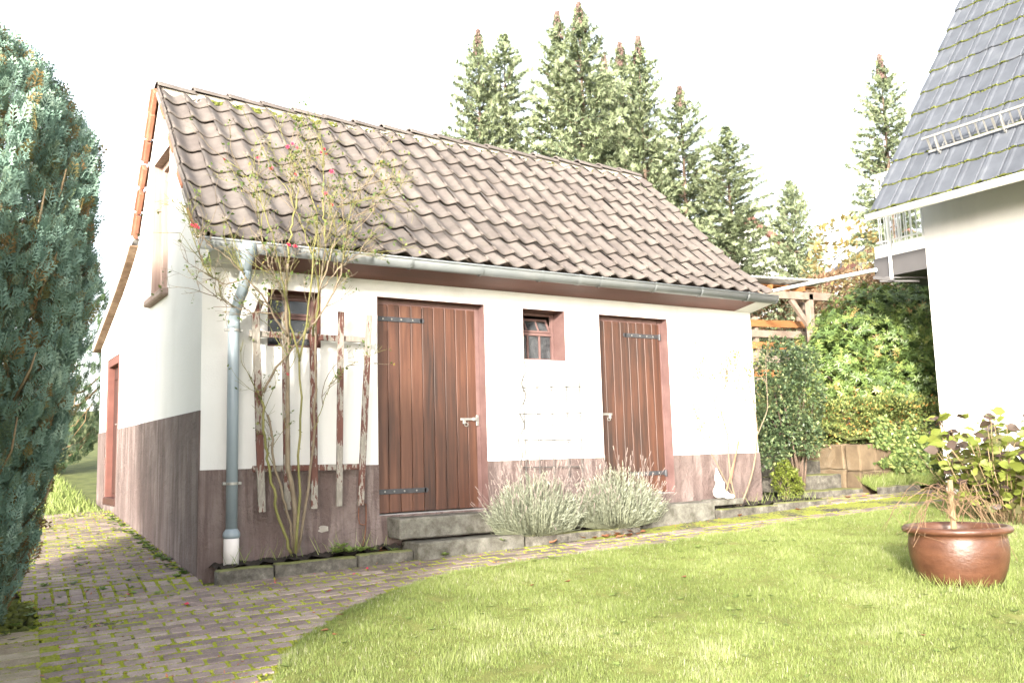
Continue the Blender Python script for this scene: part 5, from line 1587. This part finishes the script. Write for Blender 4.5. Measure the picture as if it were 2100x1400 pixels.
def flower(name, c, r, parent=None):
    Vs, Fs = [], []
    base, bf = leaf_t(.42)
    for ring, (n_, el, s_) in enumerate(((5, .15, 1.0), (5, .6, .85), (4, 1.05, .65))):
        for k in range(n_):
            a = 2 * math.pi * (k + .5 * ring) / n_ + random.uniform(-.2, .2)
            d = np.array([math.cos(a) * math.cos(el), math.sin(a) * math.cos(el), math.sin(el)])
            Fs.append(bf + len(Vs) * 5); Vs.append((base * s_ * r) @ frames(d[None])[0].T)
    V = np.vstack(Vs); R = frames(nrm(np.array([[random.uniform(-.5, .5), -.8, random.uniform(0, .8)]])))[0]
    V = V @ R[:, [0, 2, 1]].T
    return fast(name, V, np.vstack(Fs), PETAL, parent, loc=c)
# climbing rose over the trellis
rose = thing('climbing_rose', 'tall leggy climbing rose with few red blooms on the fan trellis', 'rose', (.72, -.24, .11))
def yrose(py):
    return float(np.interp(py, [300, 480, 560, 700, 1135], [-.52, -.60, -.56, -.24, -.24]))
def wp(pl, dy=0.0): 
    return [onY(a, b_, yrose(b_) + dy) for a, b_ in pl]
def dense(pts, n_):
    P = np.array(pts); d = np.concatenate([[0], np.cumsum(np.linalg.norm(np.diff(P, axis=0), axis=1))])
    t_ = np.linspace(0, d[-1], n_); Q = np.stack([np.interp(t_, d, P[:, i]) for i in range(3)], 1)
    K = Q.copy(); K[1:-1] = (Q[:-2] + 2 * Q[1:-1] + Q[2:]) / 4
    return K
STEMS = [
    ([(598, 1134), (580, 1090), (563, 1020), (552, 965), (543, 900), (536, 820)], .013, .010, 'g', 0),
    ([(603, 1128), (592, 1060), (572, 985), (558, 945), (556, 880), (548, 850)], .012, .010, 'b', .02),
    ([(607, 1132), (606, 1060), (600, 1000), (592, 960), (588, 880), (592, 780), (590, 690), (584, 610), (590, 540)], .024, .012, 'b', 0),
    ([(606, 1134), (612, 1060), (612, 970), (613, 900), (620, 820), (615, 740), (632, 650), (640, 560), (655, 460), (640, 390), (612, 330)], .012, .004, 'g', -.03),
    ([(612, 1125), (624, 1050), (632, 1000), (640, 950), (645, 880), (652, 780), (642, 690), (655, 600), (668, 500), (690, 425), (722, 385), (780, 372)], .013, .004, 'b', .01),
    ([(540, 805), (570, 745), (612, 700), (655, 650), (690, 590), (702, 540), (712, 470)], .011, .005, 'b', -.05),
    ([(590, 690), (560, 645), (535, 600), (505, 570), (470, 528), (425, 500)], .010, .003, 'b', -.03),
    ([(615, 740), (592, 650), (578, 570), (562, 490), (535, 410), (503, 355), (468, 332)], .009, .003, 'g', -.05),
    ([(642, 690), (655, 600), (640, 520), (612, 440), (585, 380), (560, 350)], .009, .003, 'g', 0),
    ([(655, 600), (700, 545), (735, 520), (772, 500)], .007, .003, 'b', -.03),
    ([(590, 540), (598, 470), (610, 400), (600, 340), (597, 305)], .010, .003, 'g', 0),
    ([(668, 500), (664, 430), (662, 360), (664, 320)], .008, .003, 'g', -.02),
    ([(505, 570), (460, 585), (425, 560), (413, 530), (403, 470)], .006, .002, 'b', -.02),
    ([(560, 645), (520, 640), (470, 625), (435, 600)], .006, .0025, 'b', 0),
    ([(690, 425), (740, 410), (790, 395)], .006, .0025, 'g', -.03),
    ([(655, 600), (672, 540), (690, 480), (735, 440), (770, 420)], .008, .003, 'b', -.06),
    ([(645, 880), (680, 780), (720, 745), (740, 740)], .004, .002, 'g', -.02),
    ([(584, 610), (560, 560), (540, 500), (530, 450)], .008, .003, 'b', -.02),
]
mg, mbk = MB(), MB(); tips = []
for pl, r0, r1, kind, dy in STEMS:
    Q = dense(wp(pl, dy), 22); Q[1:-1] += rng.normal(0, .006, (20, 3))
    mm = mg if kind == 'g' else mbk
    mm.tube(Q, list(np.linspace(r0, r1, 22)), 7); thorns(mm, Q, r0 * .8, 26)
    for k in range(12 if pl[-1][1] < 650 else 5):
        i = rng.integers(6 if pl[0][1] < 900 else 13, 22)
        d = nrm(nrm(Q[i] - Q[i - 1]) + rand_dirs(1)[0] * np.array([.9, .35, .7]) + np.array([0, -.1, .25]))
        grow(mg if random.random() < .45 else mbk, Q[i], d, random.uniform(.12, .42), random.uniform(.0025, .0045), 2, tips)
mg.build('green_stem', ROSEGREEN, rose, True); mbk.build('woody_stem', ROSEBARK, rose, True)
TP = np.array([p for p, d in tips]); TD = np.array([d for p, d in tips])
sel = rng.permutation(len(TP))[:int(len(TP) * .33)]
P = np.repeat(TP[sel], 3, 0) + rng.normal(0, .015, (len(sel) * 3, 3)); D = nrm(np.repeat(TD[sel], 3, 0) + rand_dirs(len(P)) * 1.0)
V, F, T = inst(*leaf_t(.32), P, frames(D, rand_dirs(len(P)) * .6 + (0, 0, 1)), rng.uniform(.02, .042, len(P)), rng.uniform(.1, 1, len(P)))
tag(fast('foliage', V, F, L_ROSE, rose, T), kind='stuff')
for px, py in ((600, 295), (590, 301), (610, 303), (665, 306), (659, 313), (668, 316), (460, 327), (530, 324), (556, 345), (668, 397), (606, 358), (401, 463), (393, 462), (405, 467), (590, 767), (680, 420), (592, 502), (605, 505), (680, 352)):
    flower('flower', onY(px, py, yrose(py) - .02), random.uniform(.016, .026), rose)
# small rose at the end of the shed
r2 = thing('rose_bush', 'small leggy rose with yellowing leaves in front of the shed end', 'rose', (5.87, -.24, .26))
mg = MB(); tips = []
S2 = [([(1515, 1036), (1495, 1000), (1470, 950), (1440, 895), (1425, 840), (1415, 800)], .009, .003), ([(1512, 1036), (1498, 985), (1494, 935), (1493, 890), (1480, 850), (1462, 790), (1440, 740)], .012, .003),
      ([(1519, 1036), (1540, 985), (1550, 935), (1554, 890), (1548, 830), (1530, 770), (1525, 720)], .013, .003), ([(1554, 890), (1575, 840), (1572, 780), (1570, 730)], .007, .003), ([(1493, 890), (1510, 840), (1515, 780), (1505, 730)], .007, .003), ([(1480, 850), (1486, 800), (1490, 750)], .005, .002)]
for pl, r0, r1 in S2:
    Q = dense([onY(a, b_, -.26) for a, b_ in pl], 16); mg.tube(Q, list(np.linspace(r0, r1, 16)), 6); thorns(mg, Q, r0 * .8, 24)
    for k in range(6):
        i = rng.integers(8, 16); grow(mg, Q[i], nrm(nrm(Q[i] - Q[i - 1]) + rand_dirs(1)[0] * .7), random.uniform(.12, .3), .0035, 1, tips, minr=.0022)
mg.build('stem', ROSEBARK, r2, True)
TP = np.array([p for p, d in tips]); P = np.repeat(TP, 5, 0) + rng.normal(0, .035, (len(TP) * 5, 3))
V, F, T = inst(*leaf_t(.34), P, frames(rand_dirs(len(P)), rand_dirs(len(P))), rng.uniform(.018, .036, len(P)), rng.uniform(.55, 1, len(P)))
tag(fast('foliage', V, F, L_ROSE, r2, T), kind='stuff')

# ---- lavender
def lavender(label, c, rx, ry, h, n_):
    root = thing('lavender_bush', label, 'lavender', c)
    c = np.asarray(c, float)
    SV, SF, ST = [], [], []; LP, LD, LS, LT = [], [], [], []
    mb = MB(); sp_ = MB()
    for k in range(n_):
        a = random.uniform(0, 6.28); q = math.sqrt(random.random())
        out = np.array([math.cos(a) * rx, math.sin(a) * ry, 0]) * q
        L = h * (1.05 - .6 * q ** 2) * random.uniform(.6, 1.22)
        p0 = c + out * .25 + (0, 0, random.uniform(-.01, .03)); p2 = c + out * random.uniform(.85, 1.1) + np.array([0, 0, L]); p1 = p0 * .45 + p2 * .55 + out * .18 - np.array([0, 0, .05 * q])
        mb.tube([p0, p1, p2], [.0026, .002, .0014], 3, False)
        for j in range(14):
            t_ = random.uniform(.15, 1.0) ** .8; p = (1 - t_) ** 2 * p0 + 2 * t_ * (1 - t_) * p1 + t_ ** 2 * p2
            LP.append(p); LD.append(nrm(nrm(p2 - p0) * 1.1 + rand_dirs(1)[0] * .6)); LS.append(random.uniform(.028, .055)); LT.append(.2 + .6 * t_ + random.gauss(0, .13))
        if random.random() < .16:
            d = nrm(p2 - p1 + rng.normal(0, .05, 3)); e = p2 + d * random.uniform(.10, .22)
            sp_.tube([p2, e], .0013, 3, False)
            for j in range(4): sp_.tube([e + d * .012 * j, e + d * (.012 * j + .009)], [.0045, .0035], 5)
    tag(mb.build('stem', m_lavstem, root), kind='stuff'); tag(sp_.build('seed_head', m_lav, root), kind='stuff')
    LP = np.array(LP); k = len(LP)
    V, F, T = inst(*leaf_t(.09), LP, frames(np.array(LD), rand_dirs(k)), np.array(LS), np.clip(np.array(LT), 0, 1))
    tag(fast('foliage', V, F, L_LAV, root, T), kind='stuff')
m_lavstem = m_noise('lavender_stem', [(.3, (.13, .14, .085)), (.7, (.22, .235, .16))], 12, .8, 0)
m_lav = m_noise('lavender_seed', [(.3, (.16, .125, .12)), (.7, (.28, .23, .2))], 12, .8, 0)
lavender('silvery lavender bush spilling over the wider door step', (3.0, -.40, .14), .56, .28, .49, 950)
lavender('silvery lavender bush with dry stalks before the narrower door', (3.98, -.40, .15), .62, .28, .49, 950)

# ---- hydrangea by the white house
hb = np.array([7.55, -2.35, float(G(7.55, -2.35))])
hy = thing('hydrangea', 'fading hydrangea with green and purple leaves beside the white house', 'hydrangea', hb)
mb = MB(); LP, LD = [], []
for k in range(105):
    a = random.uniform(0, 6.28); q = math.sqrt(random.random()) * .66
    p0 = hb + np.array([math.cos(a) * q * .45, math.sin(a) * q * .45, 0]); L = random.uniform(.5, 1.28) * (1 - .25 * q)
    p2 = hb + np.array([math.cos(a) * q * 1.25, math.sin(a) * q * 1.25, L]); p1 = (p0 + p2) / 2 + rng.normal(0, .04, 3)
    Q = dense([p0, p1, p2], 6); mb.tube(Q, list(np.linspace(.006, .004, 6)), 5)
    for j in range(2, 6):
        if L > .5 and random.random() < .9:
            b_ = random.uniform(0, 6.28)
            for s_ in (0, math.pi, random.uniform(1, 5)): LP.append(Q[j] + rng.normal(0, .02, 3)); LD.append((math.cos(b_ + s_), math.sin(b_ + s_), random.uniform(-.35, .5)))
mb.build('stem', HYDRASTEM, hy, True)
P, D = np.array(LP), nrm(np.array(LD)); k = len(P)
hv = np.array([(0, 0, 0), (-.30, .30, .06), (-.30, .62, .05), (0, .33, -.02), (0, .66, -.03), (.30, .30, .06), (.30, .62, .05), (0, 1, -.12)], float); hf = np.array([(0, 3, 1), (0, 5, 3), (1, 3, 4), (1, 4, 2), (3, 5, 6), (3, 6, 4), (2, 4, 7), (4, 6, 7)])
V, F, T = inst(hv, hf, P, frames(D, nrm(rand_dirs(k) * .8 + (-.35, -.5, .6))), rng.uniform(.09, .17, k), np.clip(rng.choice([.2, .65], k, p=[.27, .73]) + rng.normal(0, .14, k), 0, 1))
tag(fast('foliage', V, F, L_HYDRA, hy, T), kind='stuff')

# ---- pot with dead stems
pc = np.array([4.66, -3.58, 0]); pc[2] = float(lawn_z(np.array(pc[0]), np.array(pc[1]))) - .01
pot = thing('plant_pot', 'wide brown glazed plant pot with dead stems on the lawn', 'pot', pc)
R0 = .365
mb = MB()
prof = [(.25, 0), (.27, .004), (.292, .04), (.322, .12), (.340, .20), (.344, .27), (.338, .335), (.332, .36), (.345, .372), (.368, .378), (.380, .392), (.378, .412), (.362, .424), (.338, .424), (.322, .410), (.318, .38), (.318, .33)]
mb.lathe(prof, pc, 48, False); mb.f.append(tuple(range(48))[::-1]); mb.build('body', TERRA, pot, True)
mb = MB(); mb.lathe([(.317, .335), (.2, .345), (.02, .35)], pc, 32, True); mb.build('soil', SOIL, pot)
mb = MB(); mb.tube([pc + (.0, .02, .30), pc + (.0, .02, .60), pc + (.005, .02, .76)], [.022, .021, .019], 8); mb.build('stake', TWIG, pot)
mb = MB(); tips = []
for k in range(30):
    a = random.uniform(0, 6.28); r = random.uniform(.22, .52); hh = random.uniform(.62, .80)
    s0 = pc + (random.uniform(-.05, .05), random.uniform(-.05, .05), random.uniform(.4, .74)); d = np.array([math.cos(a), math.sin(a), 0])
    e = pc + d * r + (0, 0, random.uniform(.18, .55) if r > .34 else random.uniform(.42, .72))
    Q = dense([s0, (s0 + e) / 2 * (1, 1, 0) + (0, 0, pc[2] + hh), e], 9); Q[1:-1] += rng.normal(0, .010, (7, 3))
    mb.tube(Q, list(np.linspace(.0032, .0015, 9)), 5)
    if random.random() < .6: grow(mb, Q[5], nrm(Q[6] - Q[5] + rng.normal(0, .02, 3)), random.uniform(.1, .25), .002, 1, tips, up=-.4)
tag(mb.build('dead_stem', m_noise('dead_stem', [(.3, (.10, .06, .035)), (.7, (.2, .13, .075))], 9, .8, 0), pot), kind='stuff')

# ---- weeds in the flower bed, fallen leaves and petals
wv = rosette(9, .30, .55)
def rosette_plant(name, label, c, s_, mat, group=None):
    V, F, T = inst(wv[0], wv[1], np.array([c], float), frames(np.array([[0.05, -.05, 1.0]]), np.array([[0, 1.0, 0]]), np.array([random.uniform(0, 6)])), np.array([s_]), np.array([.55]))
    T = rng.uniform(.3, .9, len(F))
    return tag(fast(name, V - np.array(c), F, mat, None, T, loc=c), label, 'weed', group)
for k, (px, py, s_) in enumerate(((690, 1133, .10), (715, 1132, .11), (740, 1130, .10), (700, 1122, .09), (762, 1128, .07), (808, 1130, .075), (912, 1138, .06), (1030, 1108, .045))):
    c = onY(px, py, -.29 if px < 850 else -.50)
    lab = 'broad leaved green weed in the soil below the trellis' if px < 780 else ('small weed at the foot of the lower door step' if px > 850 else 'green weed between the kerb and the door step')
    rosette_plant('garden_weed', lab, c, s_, L_WEED, 'weeds in the flower bed' if px < 780 else ('weeds at the step' if px > 850 else None))
dv = np.array([(0, 0, 0), (-.32, .3, .12), (-.25, .7, .05), (0, .5, -.05), (0, 1.0, .16), (.3, .65, .1), (.34, .28, .02)], float); df = np.array([(0, 3, 1), (1, 3, 2), (2, 3, 4), (4, 3, 5), (5, 3, 6), (6, 3, 0)])
def litter(name, c, s_, mat, label, group):
    R = frames(np.array([[math.cos(q := random.uniform(0, 6.28)), math.sin(q), random.uniform(-.1, .25)]]))[0]
    V = (dv * s_ * rng.uniform(.8, 1.2, (7, 1))) @ R.T
    return tag(fast(name, V, df, mat, None, loc=c), label, 'leaf' if 'leaf' in name else 'petals', group)
for px, py in ((1046, 1091), (1185, 1098), (1192, 1094), (1228, 1097), (1240, 1100), (1255, 1097), (1262, 1101), (1275, 1095), (1288, 1094), (1295, 1098), (1304, 1094), (1236, 1092), (1300, 1090), (1268, 1093), (1316, 1090)):
    c = onG(px, py, .012); c[1] = min(c[1], -.50); c[2] = float(G(c[0], c[1])) + .012
    litter('fallen_leaf', c, random.uniform(.07, .12), DEADLEAF, 'curled rust brown leaf lying at the kerb below the lavender', 'fallen leaves at the lavender kerb')
for px, py in ((768, 1128), (775, 1126), (783, 1130), (762, 1124), (790, 1127)):
    litter('fallen_leaf', onY(px, py, -.2), random.uniform(.06, .09), DEADLEAF, 'brown leaf lying in the bed beside the door step', 'fallen leaves beside the door step')
for px, py in ((1735, 1018), (1768, 1017), (1745, 1020), (1640, 1045), (1512, 1055)):
    c = onG(px, py, .012); litter('fallen_leaf', c, random.uniform(.07, .11), DEADLEAF, 'brown leaf lying on the mossy path near the garden stairs', 'fallen leaves near the stairs')
for px, py in ((270, 1219), (380, 1239), (206, 1281), (557, 1197), (670, 1212), (723, 1177), (752, 1166), (643, 1175), (796, 1150), (120, 1326), (985, 1138), (565, 1195)):
    c = onG(px, py, .012); s_ = random.uniform(.035, .06) if px in (270, 380, 206, 670, 723, 752) else .022
    litter('rose_petals', c, s_, PETAL, 'red fallen rose petals lying on the mossy pavers', 'fallen rose petals')
for px, py in ((705, 1258), (690, 1300), (1085, 1200), (1160, 1190), (660, 1290), (1400, 1180), (1900, 1300)):
    c = onG(px, py, .05); litter('fallen_leaf', c, random.uniform(.05, .08), DEADLEAF, 'dry brown leaf lying on the lawn grass', 'fallen leaves on the lawn')
# fine grass sprouts in the bed and along the kerbs
def f3_():
    x = random.choice((random.uniform(.1, 1.6), random.uniform(5.9, 7.2))); y = random.uniform(-.32, -.05)
    return (x, y, .10 + .03 * x if x < 2 else .26)
grass_patch('bed_sprouts', 'thin grass sprouts in the soil of the flower beds', 140, f3_, .06, .2, .0025)
# long grass left standing round the pot, crumbs and twigs on the pavers
def f4_():
    a = random.uniform(0, 6.28); r = .27 + abs(random.gauss(0, .05)); x, y = pc[0] + r * math.cos(a), pc[1] + r * math.sin(a)
    return (x, y, float(lawn_z(np.array(x), np.array(y))))
grass_patch('pot_grass', 'longer grass tufts round the foot of the brown pot', 900, f4_, .04, .13, .0022)
pts = []
while len(pts) < 700:
    a, b_ = random.uniform(-1.3, 7.0), random.uniform(-3.2, 4.0)
    if bool(in_path(np.array(a), np.array(b_))) and nz(a, b_, 1.7, 6) > random.uniform(-.4, .4): pts.append((a, b_, float(G(a, b_)) + .008))
P = np.array(pts); k = len(P)
V, F, T = inst(dv, df, P, frames(rand_dirs(k) * (1, 1, .25), np.tile([0, 0, 1.0], (k, 1)) + rng.normal(0, .3, (k, 3))), np.stack([rng.uniform(.006, .02, k), rng.uniform(.012, .035, k), rng.uniform(.01, .03, k)], 1), rng.uniform(0, 1, k))
tag(fast('path_litter', V, F, DEADLEAF, None, T), 'brown leaf crumbs and twigs strewn over the pavers', 'leaf litter', kind='stuff')
# moss, needles and weeds on the ground round the cypress foot
def f5_():
    a = random.uniform(0, 6.28); r = random.uniform(.35, .95); x, y = cb[0] + r * math.cos(a) * 1.1, cb[1] + r * math.sin(a)
    return (x, y, float(G(x, y)) - .03)
v1, f1 = lumps(1500, f5_, .015, .05, .7)
tag(fast('cypress_moss', v1, f1, MOSS, None, smooth=True), 'mossy ground round the foot of the blue cypress', 'moss', kind='stuff')
scatter_weeds('cypress_weeds', 'small weeds round the foot of the blue cypress', [tuple(np.array(f5_()) + (0, 0, .02)) for _ in range(120)], (.03, .08), L_WEED, (rv, rf))
